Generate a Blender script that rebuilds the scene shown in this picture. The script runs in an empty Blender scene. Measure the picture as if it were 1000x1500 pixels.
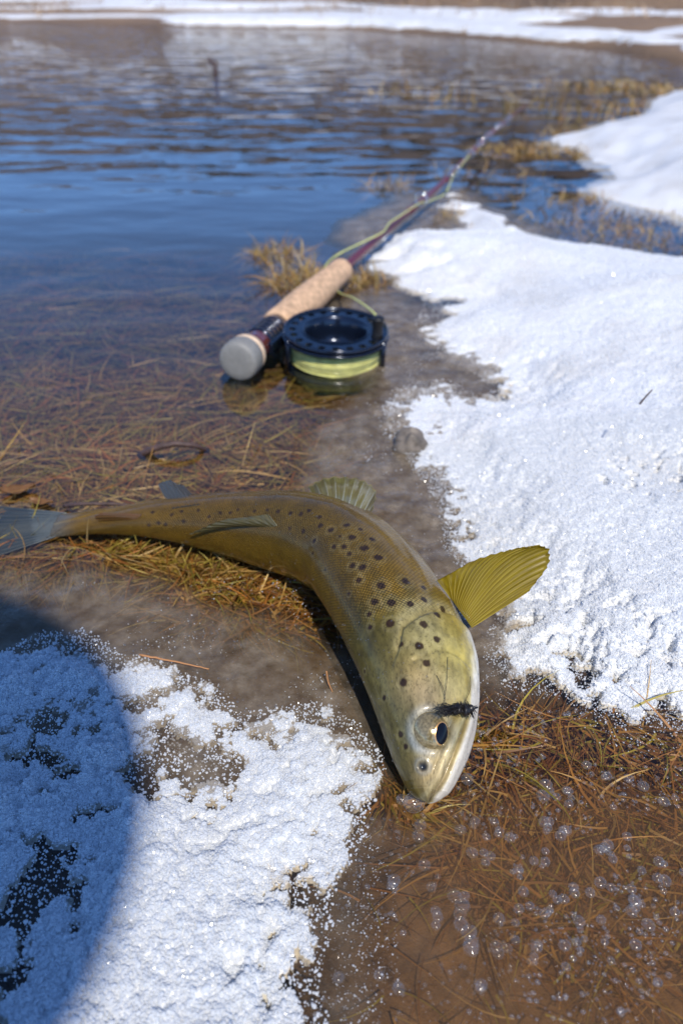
import bpy, bmesh, math, random
import numpy as np
from mathutils import Vector, Matrix
random.seed(7)
rng = np.random.default_rng(7)
sc = bpy.context.scene
C = sc.collection

# ------------------------------------------------------------------ camera
H, PITCH, FPX = 0.30, math.radians(33.3), 1190.0
cam_d = bpy.data.cameras.new('camera')
cam_d.sensor_fit = 'VERTICAL'
cam_d.sensor_height = 36.0
cam_d.sensor_width = 24.0
cam_d.lens = FPX / 1500 * 36.0
cam_d.clip_start = 0.01
cam_d.clip_end = 2000
cam_d.dof.use_dof = True
cam_d.dof.focus_distance = 0.372
cam_d.dof.aperture_fstop = 8.8
cam = bpy.data.objects.new('camera', cam_d)
C.objects.link(cam)
cam.location = (0, 0, H)
cam.rotation_euler = (math.pi / 2 - PITCH, 0, 0)
sc.camera = cam

# ------------------------------------------------------------------ sky and sun
SUN_EL = math.radians(50)
SUN_AZ = np.array([0.20, -0.980])            # horizontal direction towards the sun
world = bpy.data.worlds.new('World')
sc.world = world
world.use_nodes = True
wn = world.node_tree
bg = wn.nodes['Background']
sky = wn.nodes.new('ShaderNodeTexSky')
sky.sky_type = 'NISHITA'
sky.sun_disc = False
sky.sun_elevation = SUN_EL
sky.sun_rotation = math.atan2(SUN_AZ[0], SUN_AZ[1])
sky.altitude = 3500
sky.air_density = 1.0
sky.dust_density = 0.0
sky.ozone_density = 3.5
tint = wn.nodes.new('ShaderNodeMix'); tint.data_type = 'RGBA'; tint.blend_type = 'MULTIPLY'
tint.inputs[0].default_value = 1.0
tint.inputs[7].default_value = (0.80, 1.02, 1.24, 1)          # camera white balance set for the warm sun
wn.links.new(sky.outputs[0], tint.inputs[6])
wn.links.new(tint.outputs[2], bg.inputs[0])
bg.inputs[1].default_value = 0.15
sun_d = bpy.data.lights.new('sun', 'SUN')
sun_d.energy = 3.7
sun_d.angle = math.radians(0.9)
sun_d.color = (1.0, 0.93, 0.82)
sun = bpy.data.objects.new('sun', sun_d)
C.objects.link(sun)
sdir = Vector((SUN_AZ[0] * math.cos(SUN_EL), SUN_AZ[1] * math.cos(SUN_EL), math.sin(SUN_EL)))
sun.rotation_euler = sdir.to_track_quat('Z', 'Y').to_euler()
sun.location = sdir * 5
vs = sc.view_settings
vs.view_transform = 'Standard'
vs.look = 'None'
vs.exposure = 0.27
vs.gamma = 1.0
vs.use_curve_mapping = False
sc.cycles.max_bounces = 8
sc.cycles.transparent_max_bounces = 24
sc.cycles.caustics_reflective = False
sc.cycles.caustics_refractive = False

# ------------------------------------------------------------------ helpers
SP, CP = math.sin(PITCH), math.cos(PITCH)


def G(px, py, z=0.0):
    """the place at height z that the photograph shows at px, py"""
    dx, dy = (px - 500) / FPX, (750 - py) / FPX
    d = np.array([dx, CP + dy * SP, -SP + dy * CP])
    t = (z - H) / d[2]
    return np.array([0, 0, H]) + d * t


def proj(P):
    P = np.asarray(P, float)
    q = P - np.array([0, 0, H])
    dep = q[..., 1] * CP - q[..., 2] * SP
    up = q[..., 1] * SP + q[..., 2] * CP
    return 500 + FPX * q[..., 0] / dep, 750 - FPX * up / dep, dep


def hash2(ix, iy, seed):
    h = (ix.astype(np.int64) * 374761393 + iy.astype(np.int64) * 668265263 + seed * 974634777) & 0xffffffff
    h = ((h ^ (h >> 13)) * 1274126177) & 0xffffffff
    h = (h ^ (h >> 16)) & 0xffffffff
    return h / 4294967295.0


def vnoise(x, y, cell, seed=0):
    ra = 0.5 + seed * 1.37
    x, y = (np.asarray(x) * math.cos(ra) - np.asarray(y) * math.sin(ra)) / cell, (np.asarray(x) * math.sin(ra) + np.asarray(y) * math.cos(ra)) / cell
    ix, iy = np.floor(x), np.floor(y)
    fx, fy = x - ix, y - iy
    fx = fx * fx * (3 - 2 * fx)
    fy = fy * fy * (3 - 2 * fy)
    a, b = hash2(ix, iy, seed), hash2(ix + 1, iy, seed)
    c, d = hash2(ix, iy + 1, seed), hash2(ix + 1, iy + 1, seed)
    return (a + (b - a) * fx) * (1 - fy) + (c + (d - c) * fx) * fy - 0.5


def fbm(x, y, cell, octv=4, seed=0, gain=0.5):
    v, a = 0, 1.0
    for k in range(octv):
        v = v + a * vnoise(x + 17.3 * k, y - 9.1 * k, cell / 2 ** k, seed + k)
        a *= gain
    return v


def sstep(a, b, x):
    t = np.clip((x - a) / (b - a), 0, 1)
    return t * t * (3 - 2 * t)


def sdpoly(x, y, poly):
    """signed distance, positive inside"""
    poly = np.asarray(poly, float)[:, :2]
    best = np.full(np.shape(x), 1e9)
    ins = np.zeros(np.shape(x), bool)
    n = len(poly)
    for i in range(n):
        ax, ay = poly[i]
        bx, by = poly[(i + 1) % n]
        ex, ey = bx - ax, by - ay
        t = np.clip(((x - ax) * ex + (y - ay) * ey) / (ex * ex + ey * ey + 1e-15), 0, 1)
        best = np.minimum(best, (x - ax - t * ex) ** 2 + (y - ay - t * ey) ** 2)
        if ay != by:
            ins ^= ((ay > y) != (by > y)) & (x < (bx - ax) * (y - ay) / (by - ay) + ax)
    d = np.sqrt(best)
    return np.where(ins, d, -d)


def GP(pts):
    return np.array([G(*p)[:2] for p in pts])


def mesh(name, V, F, mat=None, parent=None, smooth=True, col=None, uv=None):
    me = bpy.data.meshes.new(name)
    V = np.asarray(V, np.float32)
    if isinstance(F, np.ndarray):
        k = F.shape[1]
        me.vertices.add(len(V))
        me.vertices.foreach_set('co', V.ravel())
        me.loops.add(F.size)
        me.loops.foreach_set('vertex_index', F.astype(np.int32).ravel())
        me.polygons.add(len(F))
        me.polygons.foreach_set('loop_start', np.arange(0, F.size, k, dtype=np.int32))
        me.polygons.foreach_set('loop_total', np.full(len(F), k, np.int32))
        me.update(calc_edges=True)
    else:
        me.from_pydata(V.tolist(), [], F)
    me.polygons.foreach_set('use_smooth', np.full(len(me.polygons), smooth))
    if col is not None:
        a = me.color_attributes.new('Col', 'FLOAT_COLOR', 'POINT')
        c = np.ones((len(V), 4), np.float32)
        c[:, :col.shape[1]] = col
        a.data.foreach_set('color', c.ravel())
    if uv is not None:
        for nm, arr in uv.items():
            a = me.attributes.new(nm, 'FLOAT', 'POINT')
            a.data.foreach_set('value', np.asarray(arr, np.float32).ravel())
    if mat:
        me.materials.append(mat)
    o = bpy.data.objects.new(name, me)
    C.objects.link(o)
    if parent:
        o.parent = parent
    return o


def tag(o, label=None, cat=None, group=None, kind=None):
    if label: o['label'] = label
    if cat: o['category'] = cat
    if group: o['group'] = group
    if kind: o['kind'] = kind
    return o


def thing(name, label, cat, loc=(0, 0, 0), group=None):
    o = bpy.data.objects.new(name, None)
    o.empty_display_size = 0.02
    C.objects.link(o)
    o.location = loc
    return tag(o, label, cat, group)


def gridfaces(nr, nc, wrap=False):
    i = np.arange(nr - 1)[:, None]
    j = np.arange(nc if wrap else nc - 1)[None, :]
    j2 = (j + 1) % nc
    return np.stack([i * nc + j, i * nc + j2, (i + 1) * nc + j2, (i + 1) * nc + j], -1).reshape(-1, 4)


def frame_of(d):
    d = np.asarray(d, float)
    d = d / np.linalg.norm(d)
    a = np.array([0, 0, 1.0]) if abs(d[2]) < 0.9 else np.array([1.0, 0, 0])
    u = np.cross(a, d); u /= np.linalg.norm(u)
    v = np.cross(d, u)
    return d, u, v


def lathe_vf(origin, d, prof, seg=40, wob=None):
    d, u, v = frame_of(d)
    prof = np.asarray(prof, float)
    a = np.linspace(0, 2 * np.pi, seg, endpoint=False)
    ring = np.cos(a)[:, None] * u + np.sin(a)[:, None] * v
    V = np.asarray(origin) + prof[:, None, :1] * d + prof[:, None, 1:2] * ring[None]
    return V.reshape(-1, 3), gridfaces(len(prof), seg, True)


def lathe(name, origin, d, prof, mat, parent=None, seg=40, smooth=True):
    V, F = lathe_vf(origin, d, prof, seg)
    return mesh(name, V, F, mat, parent, smooth)


def tube_vf(P, r, seg=8):
    P = np.asarray(P, float)
    n = len(P)
    r = np.broadcast_to(np.asarray(r, float), (n,))
    T = np.gradient(P, axis=0)
    T /= np.linalg.norm(T, axis=1)[:, None] + 1e-12
    d, u, v = frame_of(T[0])
    V = []
    a = np.linspace(0, 2 * np.pi, seg, endpoint=False)
    for i in range(n):
        u = u - T[i] * np.dot(u, T[i]); u /= np.linalg.norm(u) + 1e-12
        v = np.cross(T[i], u)
        V.append(P[i] + r[i] * (np.cos(a)[:, None] * u + np.sin(a)[:, None] * v))
    V = np.array(V).reshape(-1, 3)
    F = [tuple(f) for f in gridfaces(n, seg, True)]
    F.append(tuple(range(seg))[::-1]); F.append(tuple(range((n - 1) * seg, n * seg)))
    return V, F


def tube(name, P, r, mat, parent=None, seg=8):
    V, F = tube_vf(P, r, seg)
    return mesh(name, V, F, mat, parent)


def spline(P, n):
    """Catmull-Rom through P, n samples"""
    P = np.asarray(P, float)
    Q = np.vstack([2 * P[0] - P[1], P, 2 * P[-1] - P[-2]])
    out = []
    for t in np.linspace(0, len(P) - 1 - 1e-9, n):
        i = int(t); f = t - i
        a, b, c, d = Q[i], Q[i + 1], Q[i + 2], Q[i + 3]
        out.append(0.5 * ((2 * b) + (-a + c) * f + (2 * a - 5 * b + 4 * c - d) * f ** 2 + (-a + 3 * b - 3 * c + d) * f ** 3))
    return np.array(out)


def join_vf(parts):
    Vs, Fs, k = [], [], 0
    for V, F in parts:
        Vs.append(V)
        Fs += [tuple(int(i) + k for i in f) for f in F]
        k += len(V)
    return np.vstack(Vs), Fs


# ------------------------------------------------------------------ materials
def newmat(name):
    m = bpy.data.materials.new(name)
    m.use_nodes = True
    nt = m.node_tree
    nt.nodes.clear()
    out = nt.nodes.new('ShaderNodeOutputMaterial')
    return m, nt, out


def N(nt, typ, **kw):
    n = nt.nodes.new(typ)
    for k, v in kw.items():
        if k in n.inputs.keys() if hasattr(n.inputs, 'keys') else False:
            n.inputs[k].default_value = v
        else:
            setattr(n, k, v)
    return n


def pbr(name, color, rough=0.5, metal=0.0, coat=0.0, noise=0.0, nscale=200, bump=0.0, bscale=300, trans=0.0, attr=None, spec=0.5, ior=1.45, coat_rough=0.05):
    m, nt, out = newmat(name)
    b = nt.nodes.new('ShaderNodeBsdfPrincipled')
    b.inputs['Base Color'].default_value = (*color, 1)
    b.inputs['Roughness'].default_value = rough
    b.inputs['Metallic'].default_value = metal
    b.inputs['Coat Weight'].default_value = coat
    b.inputs['Coat Roughness'].default_value = coat_rough
    b.inputs['Specular IOR Level'].default_value = spec
    b.inputs['IOR'].default_value = ior
    geo = nt.nodes.new('ShaderNodeNewGeometry')
    src = None
    if attr:
        a = nt.nodes.new('ShaderNodeVertexColor'); a.layer_name = attr
        nt.links.new(a.outputs[0], b.inputs['Base Color']); src = a.outputs[0]
    if noise:
        t = nt.nodes.new('ShaderNodeTexNoise')
        t.inputs['Scale'].default_value = nscale
        t.inputs['Detail'].default_value = 5
        nt.links.new(geo.outputs['Position'], t.inputs['Vector'])
        mr = nt.nodes.new('ShaderNodeMapRange')
        mr.inputs[1].default_value = 0.25; mr.inputs[2].default_value = 0.75
        mr.inputs[3].default_value = 1 - noise; mr.inputs[4].default_value = 1 + noise
        nt.links.new(t.outputs[0], mr.inputs[0])
        mx = nt.nodes.new('ShaderNodeMix'); mx.data_type = 'RGBA'; mx.blend_type = 'MULTIPLY'
        mx.inputs[0].default_value = 1
        mx.inputs[6].default_value = (*color, 1)
        if src: nt.links.new(src, mx.inputs[6])
        nt.links.new(mr.outputs[0], mx.inputs[7])
        nt.links.new(mx.outputs[2], b.inputs['Base Color']); src = mx.outputs[2]
    if bump:
        t2 = nt.nodes.new('ShaderNodeTexNoise')
        t2.inputs['Scale'].default_value = bscale
        t2.inputs['Detail'].default_value = 4
        nt.links.new(geo.outputs['Position'], t2.inputs['Vector'])
        bp = nt.nodes.new('ShaderNodeBump')
        bp.inputs['Strength'].default_value = bump
        bp.inputs['Distance'].default_value = 0.001
        nt.links.new(t2.outputs[0], bp.inputs['Height'])
        nt.links.new(bp.outputs[0], b.inputs['Normal'])
    sh = b.outputs[0]
    if trans:
        tr = nt.nodes.new('ShaderNodeBsdfTranslucent')
        tr.inputs[0].default_value = (*color, 1)
        if src: nt.links.new(src, tr.inputs[0])
        mxs = nt.nodes.new('ShaderNodeMixShader')
        mxs.inputs[0].default_value = trans
        nt.links.new(b.outputs[0], mxs.inputs[1]); nt.links.new(tr.outputs[0], mxs.inputs[2])
        sh = mxs.outputs[0]
    nt.links.new(sh, out.inputs[0])
    return m


def clearmat(name, ior, tint, rough=0.0, bump=None):
    """thin clear film: Fresnel mix of see-through and mirror"""
    m, nt, out = newmat(name)
    fr = nt.nodes.new('ShaderNodeFresnel')
    gb = nt.nodes.new('ShaderNodeNewGeometry')
    io = nt.nodes.new('ShaderNodeMapRange')                  # a thin film reflects alike from both faces
    io.inputs[3].default_value = ior; io.inputs[4].default_value = 1.0 / ior
    nt.links.new(gb.outputs['Backfacing'], io.inputs[0]); nt.links.new(io.outputs[0], fr.inputs['IOR'])
    tr = nt.nodes.new('ShaderNodeBsdfTransparent'); tr.inputs[0].default_value = (*tint, 1)
    gl = nt.nodes.new('ShaderNodeBsdfGlossy'); gl.inputs['Roughness'].default_value = rough
    gl.inputs[0].default_value = (1, 1, 1, 1)
    mx = nt.nodes.new('ShaderNodeMixShader')
    nt.links.new(fr.outputs[0], mx.inputs[0])
    nt.links.new(tr.outputs[0], mx.inputs[1]); nt.links.new(gl.outputs[0], mx.inputs[2])
    nt.links.new(mx.outputs[0], out.inputs[0])
    if bump:
        bump(nt, fr, gl)
    return m


def water_bump(nt, fr, gl):
    geo = nt.nodes.new('ShaderNodeNewGeometry')
    sep = nt.nodes.new('ShaderNodeSeparateXYZ')
    nt.links.new(geo.outputs['Position'], sep.inputs[0])
    mp = nt.nodes.new('ShaderNodeMapping')
    mp.inputs['Scale'].default_value = (5.5, 10.0, 1)
    mp.inputs['Rotation'].default_value = (0, 0, math.radians(8))
    nt.links.new(geo.outputs['Position'], mp.inputs[0])
    t = nt.nodes.new('ShaderNodeTexNoise'); t.inputs['Scale'].default_value = 1.0
    t.inputs['Detail'].default_value = 2.5; t.inputs['Roughness'].default_value = 0.45
    nt.links.new(mp.outputs[0], t.inputs['Vector'])
    mr = nt.nodes.new('ShaderNodeMapRange'); mr.interpolation_type = 'SMOOTHSTEP'
    mr.inputs[1].default_value = 0.7; mr.inputs[2].default_value = 3.0
    mr.inputs[3].default_value = 0.0016; mr.inputs[4].default_value = 0.0095
    nt.links.new(sep.outputs[1], mr.inputs[0])
    bp = nt.nodes.new('ShaderNodeBump'); bp.inputs['Strength'].default_value = 1.0
    nt.links.new(mr.outputs[0], bp.inputs['Distance'])
    nt.links.new(t.outputs[0], bp.inputs['Height'])
    nt.links.new(bp.outputs[0], fr.inputs['Normal']); nt.links.new(bp.outputs[0], gl.inputs['Normal'])


M_water = clearmat('water', 1.50, (0.86, 0.82, 0.74), 0.015, water_bump)
M_bubble = clearmat('bubble', 1.55, (0.98, 0.98, 0.98), 0.10)
def painted_rim(m, amt, lo, hi):  # whitens the rim in colour, for the edge's refracted and reflected light
    nt = m.node_tree
    o_ = [n for n in nt.nodes if n.type == 'OUTPUT_MATERIAL'][0]
    df = nt.nodes.new('ShaderNodeBsdfDiffuse'); df.inputs[0].default_value = (.82, .80, .78, 1)
    tl = nt.nodes.new('ShaderNodeBsdfTranslucent'); tl.inputs[0].default_value = (.82, .80, .78, 1)
    m0 = nt.nodes.new('ShaderNodeMixShader'); m0.inputs[0].default_value = .5
    nt.links.new(df.outputs[0], m0.inputs[1]); nt.links.new(tl.outputs[0], m0.inputs[2])
    lw = nt.nodes.new('ShaderNodeLayerWeight'); lw.inputs[0].default_value = .5
    mr = nt.nodes.new('ShaderNodeMapRange'); mr.inputs[1].default_value = lo; mr.inputs[2].default_value = hi; mr.inputs[3].default_value = amt * .05; mr.inputs[4].default_value = amt
    nt.links.new(lw.outputs['Facing'], mr.inputs[0])
    mx = nt.nodes.new('ShaderNodeMixShader'); nt.links.new(mr.outputs[0], mx.inputs[0])
    nt.links.new(o_.inputs[0].links[0].from_socket, mx.inputs[1]); nt.links.new(m0.outputs[0], mx.inputs[2]); nt.links.new(mx.outputs[0], o_.inputs[0])
M_drop = clearmat('droplet', 1.6, (0.95, 0.95, 0.95), 0.10)
painted_rim(M_bubble, .95, .70, .97)
painted_rim(M_drop, .35, .3, .9)


def ground_mat():
    m, nt, out = newmat('mud')
    b = nt.nodes.new('ShaderNodeBsdfPrincipled'); b.inputs['Roughness'].default_value = 0.6
    vc = nt.nodes.new('ShaderNodeVertexColor'); vc.layer_name = 'Col'
    geo = nt.nodes.new('ShaderNodeNewGeometry')
    t = nt.nodes.new('ShaderNodeTexNoise'); t.inputs['Scale'].default_value = 60; t.inputs['Detail'].default_value = 8
    t.inputs['Roughness'].default_value = 0.7
    nt.links.new(geo.outputs['Position'], t.inputs['Vector'])
    mr = nt.nodes.new('ShaderNodeMapRange')
    mr.inputs[1].default_value = 0.3; mr.inputs[2].default_value = 0.7; mr.inputs[3].default_value = 0.45; mr.inputs[4].default_value = 1.5
    nt.links.new(t.outputs[0], mr.inputs[0])
    mx = nt.nodes.new('ShaderNodeMix'); mx.data_type = 'RGBA'; mx.blend_type = 'MULTIPLY'; mx.inputs[0].default_value = 1
    nt.links.new(vc.outputs[0], mx.inputs[6]); nt.links.new(mr.outputs[0], mx.inputs[7])
    nt.links.new(mx.outputs[2], b.inputs['Base Color'])
    bp = nt.nodes.new('ShaderNodeBump'); bp.inputs['Strength'].default_value = 0.8; bp.inputs['Distance'].default_value = 0.004
    nt.links.new(t.outputs[0], bp.inputs['Height']); nt.links.new(bp.outputs[0], b.inputs['Normal'])
    nt.links.new(b.outputs[0], out.inputs[0])
    return m


M_ground = ground_mat()


def snow_mat():
    m, nt, out = newmat('snow')
    b = nt.nodes.new('ShaderNodeBsdfPrincipled')
    b.inputs['Base Color'].default_value = (0.86, 0.87, 0.88, 1)
    b.inputs['Roughness'].default_value = 0.45
    geo = nt.nodes.new('ShaderNodeNewGeometry')
    v = nt.nodes.new('ShaderNodeTexVoronoi'); v.inputs['Scale'].default_value = 420
    nt.links.new(geo.outputs['Position'], v.inputs['Vector'])
    bp = nt.nodes.new('ShaderNodeBump'); bp.inputs['Strength'].default_value = 0.7; bp.inputs['Distance'].default_value = 0.0012
    nt.links.new(v.outputs['Distance'], bp.inputs['Height'])
    t = nt.nodes.new('ShaderNodeTexNoise'); t.inputs['Scale'].default_value = 18; t.inputs['Detail'].default_value = 4
    nt.links.new(geo.outputs['Position'], t.inputs['Vector'])
    cr = nt.nodes.new('ShaderNodeValToRGB')
    cr.color_ramp.elements[0].position = 0.3; cr.color_ramp.elements[0].color = (0.74, 0.73, 0.71, 1)
    cr.color_ramp.elements[1].position = 0.55; cr.color_ramp.elements[1].color = (0.87, 0.88, 0.89, 1)
    nt.links.new(t.outputs[0], cr.inputs[0]); nt.links.new(cr.outputs[0], b.inputs['Base Color'])
    nt.links.new(bp.outputs[0], b.inputs['Normal'])
    tr = nt.nodes.new('ShaderNodeBsdfTranslucent'); tr.inputs[0].default_value = (0.85, 0.88, 0.92, 1)
    mx = nt.nodes.new('ShaderNodeMixShader'); mx.inputs[0].default_value = 0.12
    nt.links.new(b.outputs[0], mx.inputs[1]); nt.links.new(tr.outputs[0], mx.inputs[2])
    nt.links.new(mx.outputs[0], out.inputs[0])
    return m


M_snow = snow_mat()
M_grain = pbr('ice_grain', (0.88, 0.90, 0.92), rough=0.10, trans=0.35, spec=0.6)
nt_ = M_grain.node_tree
_o = [n for n in nt_.nodes if n.type == 'OUTPUT_MATERIAL'][0]
_tr = nt_.nodes.new('ShaderNodeBsdfTransparent'); _mx = nt_.nodes.new('ShaderNodeMixShader'); _mx.inputs[0].default_value = .30
nt_.links.new(_o.inputs[0].links[0].from_socket, _mx.inputs[1]); nt_.links.new(_tr.outputs[0], _mx.inputs[2]); nt_.links.new(_mx.outputs[0], _o.inputs[0])


def ice_mat():
    m, nt, out = newmat('slush_ice')
    geo = nt.nodes.new('ShaderNodeNewGeometry')
    b = nt.nodes.new('ShaderNodeBsdfPrincipled')
    b.inputs['Roughness'].default_value = 0.06
    t = nt.nodes.new('ShaderNodeTexNoise'); t.inputs['Scale'].default_value = 55; t.inputs['Detail'].default_value = 8
    t.inputs['Roughness'].default_value = 0.72
    nt.links.new(geo.outputs['Position'], t.inputs['Vector'])
    cr = nt.nodes.new('ShaderNodeValToRGB')
    cr.color_ramp.elements[0].position = 0.35; cr.color_ramp.elements[0].color = (0.19, 0.138, 0.086, 1)
    cr.color_ramp.elements[1].position = 0.72; cr.color_ramp.elements[1].color = (0.36, 0.30, 0.225, 1)
    nt.links.new(t.outputs[0], cr.inputs[0])
    asl = nt.nodes.new('ShaderNodeAttribute'); asl.attribute_name = 'silt'
    mxc = nt.nodes.new('ShaderNodeMix'); mxc.data_type = 'RGBA'; mxc.inputs[7].default_value = (.24, .135, .06, 1)
    nt.links.new(asl.outputs['Fac'], mxc.inputs[0]); nt.links.new(cr.outputs[0], mxc.inputs[6]); nt.links.new(mxc.outputs[2], b.inputs['Base Color'])
    t2 = nt.nodes.new('ShaderNodeTexNoise'); t2.inputs['Scale'].default_value = 260; t2.inputs['Detail'].default_value = 4
    nt.links.new(geo.outputs['Position'], t2.inputs['Vector'])
    bp = nt.nodes.new('ShaderNodeBump'); bp.inputs['Strength'].default_value = 0.5; bp.inputs['Distance'].default_value = 0.0012
    nt.links.new(t2.outputs[0], bp.inputs['Height']); nt.links.new(bp.outputs[0], b.inputs['Normal'])
    tr = nt.nodes.new('ShaderNodeBsdfTransparent'); tr.inputs[0].default_value = (0.95, 0.92, 0.88, 1)
    a = nt.nodes.new('ShaderNodeAttribute'); a.attribute_name = 'dens'
    mx = nt.nodes.new('ShaderNodeMixShader')
    ml = nt.nodes.new('ShaderNodeMath'); ml.operation = 'MULTIPLY'; ml.use_clamp = True
    mr = nt.nodes.new('ShaderNodeMapRange'); mr.inputs[1].default_value = 0.3; mr.inputs[2].default_value = 0.7
    mr.inputs[3].default_value = 0.55; mr.inputs[4].default_value = 1.3
    nt.links.new(t.outputs[0], mr.inputs[0])
    nt.links.new(a.outputs['Fac'], ml.inputs[0]); nt.links.new(mr.outputs[0], ml.inputs[1])
    nt.links.new(ml.outputs[0], mx.inputs[0])
    nt.links.new(tr.outputs[0], mx.inputs[1]); nt.links.new(b.outputs[0], mx.inputs[2])
    nt.links.new(mx.outputs[0], out.inputs[0])
    return m


M_ice = ice_mat()
M_grass = pbr('dead_grass', (0.3, 0.2, 0.08), rough=0.45, attr='Col', trans=0.25)

# ------------------------------------------------------------------ outlines of the setting, on the ground
SNOW_R = GP([(1500, 1130), (1180, 1090), (1000, 1068), (905, 1050), (820, 1012), (760, 1000), (722, 955), (742, 900), (700, 850), (664, 800),
             (655, 740), (612, 690), (588, 650), (566, 615), (590, 572), (650, 562), (690, 582), (735, 574), (700, 548), (655, 520), (615, 480),
             (632, 445), (585, 420), (520, 378), (555, 345), (620, 350), (690, 348), (650, 312), (632, 290), (664, 282), (720, 308), (770, 345), (850, 360),
             (1000, 382), (1250, 400), (1700, 420), (2400, 700)])
SNOW_L = np.vstack([GP([(-700, 1040), (-200, 985), (0, 968), (45, 945), (110, 940), (165, 968), (250, 985), (300, 1015), (330, 1058), (372, 1072), (400, 1052), (470, 1048), (515, 1075),
                        (545, 1125), (520, 1185), (505, 1240), (470, 1290), (470, 1360), (440, 1420), (455, 1500)]),
                    [(-0.01, 0.09), (0.5, 0.0), (1.6, -0.1), (2.2, -2.2), (-2.2, -2.2), (-1.6, 0.1)]])
HOLES_L = [GP([(215, 1105), (260, 1085), (300, 1100), (345, 1120), (330, 1150), (260, 1150)]),
           GP([(10, 1300), (45, 1250), (92, 1238), (70, 1310), (55, 1370), (20, 1420)]),
           GP([(62, 1060), (100, 1040), (105, 1075), (75, 1120)]),
           GP([(205, 1025), (228, 1015), (235, 1035)]), GP([(100, 1195), (114, 1190), (112, 1225)])]
SNOW_F = GP([(800, 204), (870, 188), (925, 172), (960, 142), (1000, 131), (1300, 125), (1900, 150), (1900, 420), (1400, 345), (1000, 320), (930, 300), (868, 276), (900, 255), (862, 225)])
ICE = [(GP([(455, 455), (540, 420), (600, 430), (760, 560), (700, 800), (760, 900), (800, 1020), (700, 1020), (560, 900), (470, 760), (462, 640), (520, 570)]), 0.62),
       (GP([(-300, 860), (0, 850), (120, 838), (200, 850), (300, 885), (420, 885), (520, 960), (560, 1120), (540, 1300), (300, 1200), (0, 1100), (-300, 1100)]), 0.48),
       (GP([(470, 1180), (620, 1190), (560, 1300), (600, 1520), (430, 1600), (420, 1300)]), 0.35),
       (GP([(560, 1210), (700, 1150), (800, 1140), (1100, 1150), (1200, 1700), (500, 1700)]), 0.28),
       (GP([(500, 330), (590, 285), (680, 275), (800, 340), (760, 380), (560, 420), (480, 390)]), 0.7)]
SHORE = GP([(0, 34), (350, 41), (500, 43), (700, 58), (900, 76), (1000, 92)])


def yshore(x):
    xs = np.concatenate([[-40, -12], SHORE[:, 0], [2.6, 9.0]])
    ys = np.concatenate([[14, 9], SHORE[:, 1], [2.6, -3]])
    return np.interp(x, xs, ys)


def snowR_sd(x, y):
    return sdpoly(x, y, SNOW_R)


def ground_z(x, y):
    d = np.hypot(x, y)
    z = -0.016 - 0.010 * sstep(0.4, 0.8, y) - 0.05 * sstep(0.75, 1.6, y + np.minimum(0, -x * 0.6)) - 0.35 * sstep(1.5, 4.5, y)
    z = z + 0.006 * fbm(x, y, 0.07, 4, 3)
    sr = np.maximum(snowR_sd(x, y), sdpoly(x, y, SNOW_F))
    z = z + (0.012 + 0.03 * sstep(0.05, 0.6, sr)) * sstep(-0.03, 0.06, sr)
    z = np.where(sr > 0.0, np.maximum(z, -0.012), z)
    # right bank and far bank
    e = y - yshore(x)
    bank = np.where(e > 0, 0.03 * sstep(0, .3, e) + 0.018 * e + 0.155 * np.maximum(e - 4, 0), e * 0.12)
    bank = bank + np.where(e > 0, 0.02 * fbm(x, y, 0.8, 4, 9) * sstep(0, 1.0, e) + 0.5 * fbm(x, y, 6.0, 3, 11) * sstep(4, 12, e), 0)
    return np.where(e > -0.6, np.maximum(z, bank), z)


# warped sheet of ground
def warp_grid(y0, y1, ratio, u0, u1, nu, ymin=0.2):
    ys = [y0]
    while ys[-1] < y1:
        ys.append(ys[-1] + max(ratio * abs(ys[-1]), ratio * ymin))
    ys = np.array(ys)
    u = np.linspace(u0, u1, nu)
    Y = np.repeat(ys[:, None], nu, 1)
    X = u[None, :] * np.maximum(np.abs(Y), ymin)
    return X, Y


def build_ground():
    ys = np.concatenate([np.linspace(-400, -4, 14)[:-1], np.linspace(-4, 0.1, 40)[:-1], np.geomspace(0.1, 400, 330)])
    u = np.linspace(-1, 1, 260)
    u = 0.35 * u + 0.65 * u ** 3
    Y = np.repeat(ys[:, None], len(u), 1)
    W = np.maximum(1.2, 2.2 * np.abs(Y) + 0.6)
    X = u[None] * W
    Z = ground_z(X, Y)
    Z = np.where(Y < 0.1, np.where(np.hypot(X, Y) > 3, 0.02 + 0.02 * (np.hypot(X, Y) - 3) ** 0.8, Z), Z)
    V = np.stack([X, Y, Z], -1).reshape(-1, 3)
    x, y = V[:, 0], V[:, 1]
    n = fbm(x, y, 0.08, 4, 21)[:, None]
    base = np.array([0.10, 0.060, 0.026]) * (1 + 0.5 * n)
    silt = np.array([0.22, 0.115, 0.042]) * (1 + 0.5 * n)
    wl = sstep(0.0, 0.05, sdpoly(x, y, GP([(520, 1100), (760, 1000), (1200, 1000), (1200, 1800), (420, 1800)])))[:, None]
    col = base * (1 - wl) + silt * wl
    e = y - yshore(x)
    tan = np.array([0.27, 0.17, 0.085]) * (1 + 0.9 * fbm(x, y, 1.2, 4, 5)[:, None])
    tan = tan * (1 - 0.55 * sstep(3, 7, e))[:, None] * (1 + 0.9 * fbm(x, y, 5.0, 4, 15) * sstep(4, 8, e))[:, None]
    wf = sstep(-0.2, 0.4, e)[:, None]
    col = col * (1 - wf) + tan * wf
    deep = np.array([0.028, 0.026, 0.022])  # far bed darkened in its colour for light lost in deeper water
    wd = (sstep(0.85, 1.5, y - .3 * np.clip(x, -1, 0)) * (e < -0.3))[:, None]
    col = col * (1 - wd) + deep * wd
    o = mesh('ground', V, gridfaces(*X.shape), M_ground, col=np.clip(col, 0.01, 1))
    tag(o, kind='structure')


build_ground()

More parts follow.
